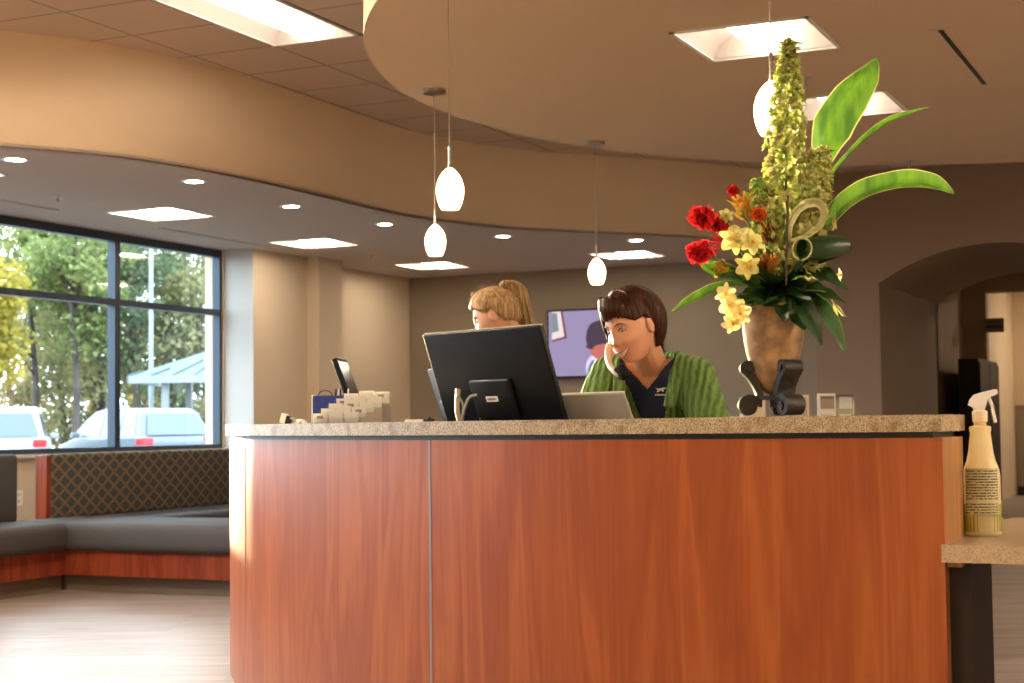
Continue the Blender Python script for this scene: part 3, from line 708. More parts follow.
# ------------------------------------------------------------------ urn with scroll stand
up = ledge(775, 3.70)
UD = 3.94
ux = up.copy()
stand = thing('scroll_stand', 'dark iron scroll stand holding the clay urn on the counter', 'plant stand', ux, radians(-65.2))
def spiral(c, r0, r1, a0, a1, n=26): return [Vector((c[0]+(r0+(r1-r0)*i/n)*cos(a0+(a1-a0)*i/n), 0, c[1]+(r0+(r1-r0)*i/n)*sin(a0+(a1-a0)*i/n))) for i in range(n+1)]
def scroll(ang, name='scroll_leg'):
    # S scroll in the x-z plane, x pointing outwards
    low = spiral((.060, .026), .006, .024, radians(300), radians(-180-90), 34)      # foot curl
    s_ = [Vector((.030, 0, .050)), Vector((.048, 0, .085)), Vector((.066, 0, .112))]
    low = spiral((.062, .027), .005, .0235, radians(90-540), radians(180), 30)
    top = spiral((.074, .128), .0115, .004, radians(200), radians(200-480), 24)
    path = cr(low[::1]+[Vector((.040, 0, .052)), Vector((.052, 0, .082)), Vector((.060, 0, .104))]+top, 2)
    b = MB(); b.T = Matrix.Rotation(ang, 4, 'Z')
    b.tube(path, [(.0075, .016)]*len(path), 8)
    return b
def scroll_leg(ang):
    """flat-bar S scroll: ribbon thick in the bend plane, wide across"""
    pts = []
    for i in range(31):
        t = i/30; a = radians(-380+ (180+380)*t); r_ = .004+.0195*t; pts.append(Vector((.064+r_*cos(a)*1, 0, .0285+r_*sin(a))))
    # leaves curl at the left side heading up; mirror so the curl opens outwards
    pts += [Vector((.041, 0, .040)), Vector((.037, 0, .058)), Vector((.047, 0, .082)), Vector((.062, 0, .104))]
    for i in range(25):
        t = i/24; a = radians(-20+(360+60)*t*1.0); r_ = .0125*(1-.65*t); pts.append(Vector((.064+r_*cos(a), 0, .122+r_*sin(a))))
    b = MB(); b.T = Matrix.Rotation(ang, 4, 'Z')
    n = len(pts); hw = .027; vs = []; fs = []
    for i, p in enumerate(pts):
        d = (pts[min(i+1, n-1)]-pts[max(i-1, 0)]).normalized(); nn = Vector((-d.z, 0, d.x)); th = .0085
        for sx, sy in ((1, 1), (1, -1), (-1, -1), (-1, 1)): vs.append(p+nn*th*sx+Vector((0, hw*sy, 0)))
    for i in range(n-1):
        for k in range(4): fs.append((4*i+k, 4*i+(k+1) % 4, 4*i+4+(k+1) % 4, 4*i+4+k))
    fs += [(0, 1, 2, 3), (4*n-1, 4*n-2, 4*n-3, 4*n-4)]
    b.add(vs, fs)
    b.tube([(.064, -.031, .0285), (.064, .031, .0285)], .010, 14); b.tube([(.064, -.031, .122), (.064, .031, .122)], .008, 12)
    b.build('scroll_leg', M['iron'], stand, smooth=True)
for a in (176, 296, 56): scroll_leg(radians(a))
b = MB(); b.lathe([(.034, .044), (.048, .044), (.048, .054), (.034, .054), (.034, .044)], 28); b.build('support_ring', M['iron'], stand, smooth=True)
urn = thing('clay_urn', 'mottled brown clay urn full of flowers, set in an iron scroll stand', 'urn', (ux.x, ux.y, ux.z+.058), radians(-65.2))
b = MB(); b.lathe([(0, 0), (.018, .001), (.030, .010), (.045, .035), (.056, .065), (.066, .10), (.073, .14), (.0765, .18), (.077, .215), (.080, .225), (.083, .232), (.080, .238), (.070, .236), (.068, .22), (.066, .15), (.04, .04), (0, .03)], 40); b.v = [Vector((v.x, v.y, v.z*.95)) for v in b.v]
b.build('urn_body', M['terracotta'], urn, smooth=True)
b = MB(); b.lathe([(0, .195), (.066, .201)], 24); b.build('potting_moss', M['leaf_dark'], urn)

# ------------------------------------------------------------------ flowers (depth D around the urn)
D0 = (Vector((ux.x, ux.y, 0)) - Vector((0, 0, 0))).dot(dirw(0, 1))
def q(px, py, dd=0.0): return at(px, py, D0+dd)
CR_ = dirw(1, 0); FW = dirw(0, 1); UPV = Vector((0, 0, 1))
core = q(778, 292, 0)
FG = 'cut flowers and leaves in the clay urn'
def place(mb, name, mats, label, cat, smooth=True, group=FG):
    o = mb.build(name, mats, smooth=smooth and 'all', fixn=False)
    # put the origin at the lowest stem point
    c = core.copy(); o.data.transform(Matrix.Translation(-c)); o.location = c
    return tag(o, label, cat, group)
def leaf(path, widths, face, name, label, fold=.25, edge=True, mats=None, n=26, wave=0, group=FG, stem_from=True, build=True, mb=None):
    """blade along path; widths at the path knots; face = direction the blade surface looks"""
    P = cr(path, max(3, n//(len(path)-1))); N = len(P)
    b = mb or MB(); rows = []
    K = 9
    for i, p in enumerate(P):
        t = i/(N-1)*(len(widths)-1); k = min(int(t), len(widths)-2); w = widths[k]+(widths[k+1]-widths[k])*(t-k)
        d = (P[min(i+1, N-1)]-P[max(i-1, 0)]).normalized(); f = Vector(face[min(k, len(face)-1)] if isinstance(face, list) else face)
        s_ = d.cross(f)
        if s_.length < 1e-4: s_ = d.cross(UPV)
        s_.normalize(); nn = s_.cross(d).normalized()
        row = []
        for j in range(K):
            x = (-1, -.93, -.7, -.35, 0, .35, .7, .93, 1)[j]
            row.append(p + s_*x*w/2 + nn*(-fold*w*(1-abs(x))*.9 + wave*w*sin(i*.9+x*2)*.12*abs(x)))
        rows.append(row)
    vs = [v for r_ in rows for v in r_]; fs = []; mi = []
    for i in range(N-1):
        for j in range(K-1):
            fs.append((i*K+j, i*K+j+1, (i+1)*K+j+1, (i+1)*K+j)); mi.append(1 if (edge and j in (0, K-2)) else 0)
    o = len(b.v); b.v += vs; b.f += [tuple(a+o for a in f) for f in fs]; b.mi += mi
    if not build: return b
    return place(b, name, mats or [M['leaf'], M['leaf_edge']], label, 'leaf')
CAMD = -FW
# three tall blades
leaf([q(790, 285, .0), q(806, 220, .0), q(820, 165, .02), q(832, 128, .03), q(851, 98, .02), q(868, 76, .0), q(876.5, 58, -.02)], [.012, .014, .05, .108, .098, .062, .003], [CAMD+CR_*.25, CAMD+CR_*.2], 'broad_leaf', 'tall broad green leaf pointing up beside the flower spike', .22)
leaf([q(795, 285, 0), q(815, 215, .03), q(832, 173, .04), q(847, 155, .04), q(862, 139, .04), q(886, 121, .05), q(906, 113, .06), q(929, 107, .06)], [.008, .008, .012, .018, .022, .028, .026, .003], [CAMD*.5+UPV], 'slender_leaf', 'slender folded leaf slanting up to the right, between the two broad leaves', .3)
leaf([q(800, 280, 0), q(818, 236, -.02), q(838, 207, -.03), q(862, 189, -.04), q(888, 181, -.05), q(912, 178, -.06), q(936, 182, -.07), q(954, 193.5, -.08)], [.01, .03, .045, .052, .052, .055, .045, .003], [CAMD+UPV*.5], 'broad_leaf', 'broad variegated leaf reaching far to the right, its tip drooping', .3)
# drooping leaf at left
leaf([q(760, 285, 0), q(735, 283, -.03), q(715, 287, -.04), q(698, 295, -.05), q(684, 303, -.06), q(672, 311, -.06)], [.02, .03, .038, .034, .024, .002], [UPV+CAMD*.7], 'narrow_leaf', 'narrow pale-edged leaf drooping to the far left of the urn', .2, mats=[M['leaf'], M['leaf_edge']])
leaf([q(765, 280, -.02), q(740, 274, -.05), q(722, 271, -.06), q(708, 265, -.06), q(703, 258, -.05)], [.03, .05, .055, .045, .01], [UPV+CAMD], 'rounded_leaf', 'rounded bright green leaf under the lowest red bloom', .15, edge=False)
# looped leaves
def loop_leaf(pts, w, name, label, mats, face):
    b = MB(); P = cr(pts, 6); N = len(P); vs = []; fs = []; mi = []
    axis = Vector(face).normalized()
    for i, p in enumerate(P):
        ww = w*(.35+.65*sin(pi*min(1, max(0, i/(N-1)))*.9+.15))
        off = [-1, -.55, 0, .55, 1]
        for x in off: vs.append(p+axis*x*ww/2)
    for i in range(N-1):
        for j in range(4): fs.append((i*5+j, i*5+j+1, (i+1)*5+j+1, (i+1)*5+j)); mi.append(0 if j < 2 else 1)
    b.v += vs; b.f += fs; b.mi += mi
    o = place(b, name, mats, label, 'leaf')
    so = o.modifiers.new('s', 'SOLIDIFY'); so.thickness = .0015
    return o
LP_ = [q(796, 244, -.09), q(789, 238, -.10), q(790, 225, -.10), q(797, 211, -.10), q(808, 203, -.10), q(819, 203.5, -.10), q(824, 212, -.10), q(821, 224, -.10), q(812, 232, -.11), q(801, 238, -.11), q(791, 240, -.12)]
o_ = leaf(LP_, [.004, .016, .018, .020, .022, .022, .020, .016, .014, .012, .006], [CAMD+CR_*.2], 'looped_leaf', 'cream and green leaf curled into an upright loop', .3, edge=False, mats=[M['cream_leaf'], M['leaf']])
b = MB(); cc_ = q(807, 220, -.09)
P = [cc_+(p-cc_)*1.17+FW*.035 for p in cr(LP_[1:9], 5)]; P0 = [cc_+(p-cc_)*1.10 for p in cr(LP_[1:9], 5)]
vs = [v for a, c in zip(P0, P) for v in (a, c)]; b.add(vs, [(2*i, 2*i+1, 2*i+3, 2*i+2) for i in range(len(P)-1)])
b.v = [v-o_.location for v in b.v]; b.build('leaf_back', M['leaf'], o_, smooth='all', fixn=False, label='green outer side of the loop')
b = MB(); Pt = [q(802, 249, -.13), q(812, 249, -.12), q(826, 247, -.11), q(840, 246, -.10), q(850, 246, -.10)]
b.tube(cr(Pt, 5), [.024+.006*sin(i/20*pi)-.012*(i/20)**3 for i in range(21)], 16, cap=False, mi=1)
rim = [Pt[0]+CR_*.010*sin(a*.3926+.6)*0+(UPV*.026*sin(a*.3926)+(FW*.7-CR_*.75)*.026*cos(a*.3926)) for a in range(17)]
b.tube(rim, .0028, 6, mi=0)
b.tube([Pt[0]-UPV*.02, q(797, 268, -.10), core], [.006, .008, .006], 6, mi=1)
o_ = place(b, 'rolled_leaf', [M['cream_leaf'], M['leaf_dark']], 'leaf rolled into a tube with a pale rim, below the upright loop', 'leaf')
leaf([q(808, 262, -.07), q(822, 254, -.08), q(838, 248, -.08), q(849, 248, -.08)], [.03, .05, .05, .02], [CAMD+UPV*.6], 'folded_leaf', 'dark green folded leaf right of the rolled leaf', .3, edge=False, mats=[M['leaf_dark'], M['leaf']])
# dark collar leaves
dk = [([(780, 280), (800, 270), (822, 272), (848, 290)], [.03, .06, .065, .003], 'right, level'),
      ([(780, 282), (805, 285), (825, 292), (846, 303)], [.03, .05, .045, .003], 'right, lower'),
      ([(778, 285), (795, 295), (812, 320), (822, 345)], [.03, .045, .035, .003], 'right, hanging'),
      ([(785, 290), (815, 300), (833, 322), (845, 352)], [.02, .03, .028, .003], 'far right, hanging lowest'),
      ([(775, 285), (781, 298), (783, 310), (785, 322)], [.03, .035, .03, .003], 'centre, hanging over the rim'),
      ([(783, 285), (793, 300), (800, 318), (805, 330)], [.03, .035, .035, .003], 'centre right, hanging over the rim'),
      ([(770, 285), (755, 282), (735, 276), (718, 277)], [.03, .06, .05, .003], 'left, level'),
      ([(770, 286), (757, 292), (748, 300), (742, 300)], [.03, .05, .05, .01], 'left, over the rim'),
      ([(772, 284), (772, 276), (762, 268), (750, 262)], [.03, .06, .05, .003], 'upper left'),
      ([(778, 284), (790, 274), (800, 262), (812, 258)], [.03, .06, .06, .003], 'upper right'),
      ([(776, 286), (768, 292), (762, 298), (758, 304)], [.03, .05, .05, .01], 'front left rim'),
      ([(776, 284), (790, 288), (806, 294), (822, 300)], [.03, .06, .06, .01], 'front right rim'),
      ([(774, 286), (771, 294), (769, 300), (766, 306)], [.04, .055, .05, .01], 'front centre'),
      ([(784, 286), (791, 293), (794, 299), (796, 306)], [.04, .055, .05, .01], 'front, right of centre')]
for k, (pts, w, l) in enumerate(dk):
    dd = [-.02, -.07, -.10, -.11] if k % 2 == 0 else [-.0, -.05, -.075, -.085]
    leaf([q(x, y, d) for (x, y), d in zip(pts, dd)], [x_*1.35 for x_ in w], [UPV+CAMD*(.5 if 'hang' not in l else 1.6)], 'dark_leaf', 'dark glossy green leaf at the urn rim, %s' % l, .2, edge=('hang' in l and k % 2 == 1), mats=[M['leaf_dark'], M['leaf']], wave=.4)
# extra leaves at the back of the collar so the bunch is full all round
for k in range(6):
    a = radians(20+28*k); e = core+CR_*.11*cos(a)+FW*.11*sin(a)+UPV*(.02 if k % 2 else -.03)
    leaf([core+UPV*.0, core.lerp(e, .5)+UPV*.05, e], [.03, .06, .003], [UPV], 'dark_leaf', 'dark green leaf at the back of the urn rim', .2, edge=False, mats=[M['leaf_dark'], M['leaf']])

def petal(b, c, d, up, L, W, curl=.3, mi=0, cup=.2, n=5):
    d = d.normalized(); s_ = d.cross(up)
    if s_.length < 1e-4: s_ = Vector((1, 0, 0))
    s_.normalize(); nn = s_.cross(d).normalized(); vs = []; fs = []; K = 3
    for i in range(n):
        t = i/(n-1); w = W*sin(pi*(.12+.80*t))**.8
        cpt = c+d*L*t*cos(curl*t)+nn*(-L*sin(curl)*t*t*.6)
        for j in range(K):
            x = -1+j; vs.append(cpt+s_*x*w/2+nn*cup*w*abs(x)*.5)
    for i in range(n-1):
        for j in range(K-1): fs.append((i*K+j, i*K+j+1, (i+1)*K+j+1, (i+1)*K+j))
    b.add(vs, fs, mi)
def rnd(): return Vector((random.uniform(-1, 1), random.uniform(-1, 1), random.uniform(-1, 1)))
def floret(b, c, axis, size, n=5, mi=0, open_=1.0):
    axis = axis.normalized(); s_ = axis.cross(UPV)
    if s_.length < .01: s_ = Vector((1, 0, 0))
    s_.normalize(); t_ = axis.cross(s_)
    ph = random.random()*6.28
    for k in range(n):
        a = ph+2*pi*k/n; d = axis*(1.0/open_)+(s_*cos(a)+t_*sin(a))*open_
        petal(b, c, d, axis, size, size*.62, curl=.5, mi=mi, cup=.5, n=4)
def spike(path, rad, nf, size, name, label, mats, seed):
    random.seed(seed); P = cr(path, 20); N = len(P); b = MB()
    b.tube(P, [.004]*N, 6, mi=1)
    for i in range(nf):
        t = (i+.5)/nf; t = t**.85; k = t*(N-1); j = int(k); p = P[j].lerp(P[min(j+1, N-1)], k-j)
        rr = rad(t); a = i*2.399+random.uniform(-.3, .3)
        side = CR_*cos(a)+FW*sin(a)
        fs_ = size*(.55+.9*(1-t))*random.uniform(.85, 1.15)
        floret(b, p+side*rr*random.uniform(.55, 1), side+UPV*(.2+.4*t), fs_, 5, mi=0 if random.random() > .25 else 2, open_=.8)
        if i % 3 == 0: petal(b, p+side*rr*.5, side+UPV*.2, UPV, size*1.4, size*.7, mi=2)
    return place(b, name, mats, label, 'flower', smooth=True)
spike([q(792, 275, .0), q(790, 235, .0), q(786, 190, .0), q(786, 140, 0), q(788, 90, 0), q(788.5, 60, 0), q(788, 42, 0)],
      lambda t: .072*(1-t)**1.0*(1 if t > .25 else .7+1.2*t)+.003, 300, .025, 'flower_spike', 'tall tapering spike of pale green blossoms, highest in the bunch', [M['spike'], M['green_stem'], M['cream_petal']], 3)
spike([q(800, 275, -.03), q(806, 240, -.05), q(813, 205, -.05), q(818, 175, -.04), q(820, 150, -.03)],
      lambda t: .044*(1-t*.5), 150, .024, 'flower_spike', 'shorter thick spike of cream blossoms right of the tall green one', [M['cream_petal'], M['green_stem'], M['spike']], 5)
spike([q(770, 275, -.03), q(766, 240, -.05), q(762, 205, -.05), q(757, 180, -.04)],
      lambda t: .034*(1-t*.6), 80, .019, 'flower_spike', 'short leafy green spike left of the tall one', [M['spike'], M['green_stem'], leafy('fresh_green', (.16, .34, .04), (.3, .42, .06), .4)], 8)
b = MB(); b.tube(cr([q(786, 285, -.10), q(787, 240, -.105), q(788, 196, -.10)], 6), .0028, 6); place(b, 'bare_stem', [M['stem']], 'bare dark stem standing in front of the cream blossoms', 'stem')
# red ruffled blooms
def ruffled(c, R_, axis, label, seed, mats=None, name='red_bloom'):
    random.seed(seed); b = MB()
    for k in range(46):
        a = k*2.399; t = (k/46)**.6; ax = (CR_*cos(a)*t + (UPV*.8+FW*.6)*sin(a)*t + Vector(axis)*(1.15-t)).normalized()
        petal(b, c+ax*R_*.15, ax+rnd()*.25, rnd(), R_*random.uniform(.8, 1.1), R_*.75, curl=random.uniform(-.8, .9), cup=.8, n=5)
    b.tube(cr([c, c.lerp(core, .4)+UPV*.01, core+UPV*.01], 6), .0028, 6, mi=1)
    place(b, name, mats or [M['red_petal'], M['green_stem']], label, 'flower')
ruffled(q(703, 219, -.07), .036, CAMD+UPV*.3-CR_*.4, 'ruffled red bloom at the far left, upper one', 11)
ruffled(q(718, 226, -.05), .026, CAMD+UPV*.3, 'small red bloom close right of the upper left bloom', 12)
ruffled(q(700, 254, -.09), .036, CAMD-CR_*.4, 'ruffled red bloom at the far left, lowest one', 13)
ruffled(q(733, 193, -.02), .018, CAMD+UPV, 'small red bloom at the top of the orange buds', 14)
ruffled(q(759, 215, -.09), .020, CAMD+UPV*.4, 'spiky orange-red bloom in the middle of the bunch', 15, [leafy('orange_red', (.7, .06, .02), (.75, .18, .03)), M['green_stem']])
# twiggy orange sprays
def spray(c, L, label, seed, mats, dirv, n=26, spread=.5, w=.006):
    random.seed(seed); b = MB(); base = c-Vector(dirv).normalized()*L*.6
    for k in range(n):
        d = Vector(dirv).normalized()+rnd()*spread
        petal(b, base, d, rnd(), L*random.uniform(.8, 1.5), w*random.uniform(1.2, 2.4), curl=.4, mi=0 if k % 3 else 1)
    b.tube(cr([base, base.lerp(core, .5), core+UPV*.01], 5), .0028, 6, mi=2)
    place(b, 'bud_spray', mats, label, 'flower')
spray(q(742, 208, -.05), .05, 'spray of orange-yellow buds above the pale yellow blossoms', 21, [M['orange_petal'], M['spike'], M['green_stem']], UPV-CR_*.4+CAMD*.3, 44, .5, .008)
spray(q(722, 243, -.04), .05, 'thin dark red twigs between the red blooms', 22, [leafy('dark_red', (.25, .03, .02)), M['red_petal'], M['stem']], -CR_+UPV*.5, 26, .5, .004)
spray(q(770, 235, -.07), .05, 'dark reddish spray in the centre of the bunch', 23, [leafy('brown_red', (.22, .07, .03)), M['orange_petal'], M['stem']], UPV+CAMD*.2-CR_*.1, 34, .4, .006)
spray(q(722, 266, -.06), .035, 'orange petal tuft beside the lowest red bloom', 24, [M['orange_petal'], M['yellow_petal'], M['stem']], -CR_*.7+CAMD*.5, 14, .5, .010)
spray(q(765, 262, -.09), .045, 'brown-orange bracts low in the centre of the bunch', 25, [leafy('brown_orange', (.4, .16, .04)), M['orange_petal'], M['stem']], UPV+CAMD*.6, 26, .7, .010)
spray(q(756, 197, -.01), .045, 'bright green leafy tuft left of the tall spike', 26, [leafy('lime_leaf', (.22, .42, .04), (.35, .5, .06), .4), M['yellow_petal'], M['green_stem']], UPV-CR_*.5, 22, .6, .014)
def lily(c, R_, axis, label, seed, mat='yellow_petal', n=6):
    random.seed(seed); b = MB(); axis = Vector(axis).normalized(); s_ = axis.cross(UPV).normalized(); t_ = axis.cross(s_)
    for k in range(n):
        a = 2*pi*k/n+seed; d = axis*.45+s_*cos(a)+t_*sin(a); petal(b, c, d, axis, R_, R_*(.74 if k % 2 else .5), curl=.35+.3*(k % 2), cup=.5, n=7)
    for k in range(4):
        a = 2*pi*k/4+1; petal(b, c+axis*.004, axis+(s_*cos(a)+t_*sin(a))*.4, s_, R_*.32, R_*.16, mi=1)
    b.tube(cr([c, c.lerp(core, .5), core+UPV*.01], 5), .0028, 6, mi=2)
    place(b, 'pale_blossom', [M[mat], M['orange_petal'], M['green_stem']], label, 'flower')
lily(q(735, 240, -.11), .044, CAMD-CR_*.2+UPV*.2, 'pale yellow star blossom below the orange buds, upper left one', 31)
lily(q(751, 243, -.12), .036, CAMD+UPV*.2+CR_*.2, 'pale yellow star blossom right of the other, near the centre', 32)
lily(q(747, 266, -.12), .036, CAMD-UPV*.1, 'pale yellow blossom just above the dark rim leaves', 33)
lily(q(766, 204, -.06), .030, CAMD-CR_*.3+UPV*.3, 'pale green blossom beside the spiky red one', 34, 'cream_petal')
lily(q(726, 216, -.06), .022, CAMD+UPV*.2, 'small pale blossom between the red blooms and the buds', 35, 'cream_petal')
lily(q(726, 294, -.10), .030, CAMD-CR_*.3, 'creamy orchid bloom hanging left of the urn, topmost', 36, 'white_petal')
lily(q(731, 306, -.12), .036, CAMD-CR_*.3, 'creamy orchid bloom hanging left of the urn, middle one', 37, 'white_petal')
lily(q(739, 312, -.12), .036, CAMD-UPV*.3, 'creamy orchid bloom hanging against the urn, rightmost', 38, 'white_petal')
lily(q(732, 322, -.11), .032, CAMD-UPV*.8, 'creamy orchid bloom hanging left of the urn, lowest', 39, 'white_petal')
lily(q(832, 222, -.07), .026, CR_+CAMD*.5, 'small cream blossom right of the upright leaf loop', 40, 'cream_petal')
lily(q(838, 275, -.05), .022, CR_+CAMD*.5, 'small white blossom peeking out at the right rim', 41, 'white_petal')
b = MB(); b.tube(cr([q(800, 290, -.05), q(825, 292, -.06), q(834, 303, -.06), q(846, 317, -.06)], 5), [.002]*16, 6)
petal(b, q(836, 305, -.06), q(846, 319, -.06)-q(836, 305, -.06), CAMD, .035, .010); petal(b, q(834, 303, -.06), q(838, 322, -.06)-q(834, 303, -.06), CAMD, .04, .010)
place(b, 'drooping_twig', [M['leaf_edge']], 'thin pale twig with small leaves drooping right of the urn', 'twig')

# ------------------------------------------------------------------ bench seating by the window
bench = thing('bench_seat', 'L-shaped waiting bench with charcoal cushions and cherry wood base', 'bench', (8.3, 7.1, 0))
def W(b, u0, u1, v0, v1, z0, z1, **k): b.box(u0-8.3, u1-8.3, v0-7.1, v1-7.1, z0, z1, **k)
b = MB(); W(b, 5.2, 8.32, 7.14, 7.6, 0, .11); W(b, 8.38, 8.95, 5.05, 7.6, 0, .11); W(b, 8.95, 11.9, 7.12, 7.6, 0, .11); b.build('toe_kick', pbr('bench_base', (.13, .10, .075), .6), bench)
b = MB(); W(b, 5.2, 8.3, 7.09, 7.62, .11, .27); W(b, 8.3, 8.98, 5.0, 7.62, .11, .27); W(b, 8.98, 11.9, 7.09, 7.62, .11, .27); b.build('wood_base', M['bench_wood'], bench)
b = MB(); W(b, 5.2, 8.28, 7.02, 7.56, .27, .455, bev=.055); b.build('seat_cushion', M['charcoal'], bench, smooth=True)
b = MB(); W(b, 8.24, 9.0, 4.95, 7.56, .27, .455, bev=.055); b.build('seat_cushion', M['charcoal'], bench, smooth=True)
b = MB(); W(b, 9.0, 11.95, 7.02, 7.56, .27, .445, bev=.04); b.build('seat_cushion', pbr('slate_vinyl', (.045, .058, .08), .5), bench, smooth=True)
b = MB(); W(b, 8.70, 11.9, 7.56, 7.68, .44, .895, bev=.025); b.build('backrest', M['pattern'], bench, smooth=True, label='backrest in gold and black diamond-patterned fabric')
b = MB(); W(b, 8.655, 8.70, 7.565, 7.66, .27, .885); b.build('backrest_end', M['bench_wood'], bench, label='cherry wood end panel of the backrest')
b = MB(); W(b, 5.2, 8.38, 7.56, 7.70, .44, .90, bev=.03); b.build('backrest', M['charcoal'], bench, smooth=True, label='dark backrest')
po = on_v(18, 498, WV)
r = thing('wall_outlet', 'white electrical outlet plate on the wall below the window', 'outlet', (po.x, WV, po.z))
b = MB(); b.box(-.045, .045, -.008, 0, -.06, .06, bev=.003); b.build('cover_plate', M['white_metal'], r)
b = MB(); b.box(-.015, .015, -.0105, -.008, .012, .038); b.box(-.015, .015, -.0105, -.008, -.038, -.012); b.build('socket_faces', M['sill'], r)

# ------------------------------------------------------------------ television
tva, tvb = on_u(549.5, 309.5, UB), on_u(664.5, 377, UB); tvc = Vector((UB, (tva.y+tvb.y)/2, (tva.z+tvb.z)/2))
tv = thing('television', 'large flat television on the taupe wall showing a man in a cap', 'television', tvc, radians(-90))
w, h = tva.y-tvb.y, tva.z-tvb.z-.03     # local x = -v (screen right), local y = +u (into wall)
b = MB(); b.box(-w/2, w/2, -.07, -.02, -h/2, h/2, bev=.006); b.box(-.2, .2, -.02, 0, -.15, .15); b.build('casing', M['black_gloss'], tv)
scrn = emit('screen_lavender', (.30, .25, .40), .8)
b = MB(); b.box(-w/2+.018, w/2-.018, -.072, -.0695, -h/2+.018, h/2-.018); b.build('screen', scrn, tv)
def flat(pts, mat, dep, name='screen_picture', parent=tv):
    b = MB(); tr_ = tessellate_polygon([[Vector((p[0], p[1], 0)) for p in pts]]); n = len(pts)
    b.add([(p[0], dep, p[1]) for p in pts], [tuple(t) for t in tr_]); return b.build(name, mat, parent)
def tvp(px, py):
    g = on_u(px, py, UB-.072); return (-(g.y-tvc.y), g.z-tvc.z)
ed = emit('screen_dark', (.06, .04, .06), 1); eb = emit('screen_frame', (.14, .045, .045), 1); es = emit('screen_face', (.42, .12, .10), 1); ew = emit('screen_pale', (.5, .45, .6), 1.1); eg = emit('screen_grey', (.18, .2, .22), 1); ec = emit('screen_mat', (.6, .52, .52), 1.0)
flat([tvp(*p) for p in ((552, 312), (562.5, 311.5), (567, 338), (552, 342))], eb, -.0735)
flat([tvp(*p) for p in ((552, 312), (560.5, 311.5), (564.5, 336.5), (552, 340))], ec, -.0745)
flat([tvp(*p) for p in ((552, 313), (557, 313), (559, 331), (552, 333))], eg, -.0755)
def blob(pts, n=5): return [(p.x, p.y) for p in cr([(a, c, 0) for a, c in pts]+[(pts[0][0], pts[0][1], 0)], n)[:-1]]
flat(blob([tvp(*p) for p in ((587, 379), (586, 366), (590, 357), (600, 353), (625, 352), (640, 379))]), ew, -.0735)
flat(blob([tvp(*p) for p in ((586, 378), (589, 366), (593, 360), (596, 368), (594, 378))]), emit('screen_tattoo', (.12, .14, .3), 1), -.0738)
flat(blob([tvp(*p) for p in ((588, 342), (590, 352), (596, 358), (606, 362), (618, 352), (616, 338), (598, 336))]), es, -.0745)
flat(blob([tvp(*p) for p in ((586, 338), (588, 328), (594, 322), (606, 320), (618, 326), (620, 340), (608, 343), (598, 345), (590, 348), (587, 344))]), ed, -.0755)
flat(blob([tvp(*p) for p in ((586, 345), (593, 345), (593, 349), (587, 348))]), ed, -.0758)

# ------------------------------------------------------------------ hall objects
lv0 = on_u(958, 359, 19.0).y; lv1 = on_u(978, 360, 19.0).y; lz = on_u(958, 359, 19.0).z
lu1 = on_v(997, 364, lv1).x
r = thing('storage_cabinet', 'tall dark metal cabinet standing in the hall beyond the arch', 'cabinet', (19.0, lv1, 0))
b = MB(); b.box(0, lu1-19.0, 0, lv0-lv1, 0, lz); b.build('body', M['dkbrown'], r)
wd = (lu1-19.0)/2
for k in range(2):
    b = MB(); b.box(k*wd+.015, (k+1)*wd-.015, -.02, 0, .06, lz-.04); d = b.build('door', M['dkbrown'], r)
    b = MB(); b.box(wd*(1 if k else 1)+(.05 if k else -.08), wd+(.08 if k else -.05), -.05, -.02, 1.05, 1.22); b.build('handle', M['nickel'], d)
sg = on_u(985.5, 319, 20.6); sb = on_u(985.5, 333, 20.6); sw = on_u(1005, 326, 20.6)
o = MB(); o.box(20.5, 20.53, sw.y, sg.y, sb.z, sg.z, 0); o.box(20.495, 20.5, sw.y+.02, sg.y-.02, sb.z+.05, sb.z+.09, 1); o.box(20.495, 20.5, sw.y+.04, sg.y-.04, sb.z+.12, sb.z+.14, 1)
r = thing('hall_sign', 'small dark sign projecting beside the bright hall opening', 'sign', (20.5, sg.y, sb.z))
o.T = Matrix.Identity(4); o.v = [v-Vector((20.5, sg.y, sb.z)) for v in o.v]; o.build('sign_plate', [pbr('sign_grey', (.12, .10, .07), .5), pbr('sign_print', (.03, .02, .015), .5)], r)
def area(name, loc, size, e, col, rot=(0, 0, 0)):
    l = bpy.data.lights.new(name, 'AREA'); l.energy = e; l.color = col; l.size = size; o = bpy.data.objects.new(name, l); o.location = loc; o.rotation_euler = rot; COL.objects.link(o); return o
def round_lamp(u, v, z, s, label):
    r = thing('hall_ceiling_light', label, 'ceiling light', (u, v, z)); b = MB(); b.lathe([(0, -.03), (.15, -.028), (.16, 0)], 24); b.build('diffuser', emit('hall_lamp', (1, .78, .5), s), r, smooth=True)
round_lamp(22.2, 1.4, HZ, 120, 'round ceiling light in the room beyond the hall'); round_lamp(19.6, 0.9, HZ, 25, 'round ceiling light in the hall beyond the arch')

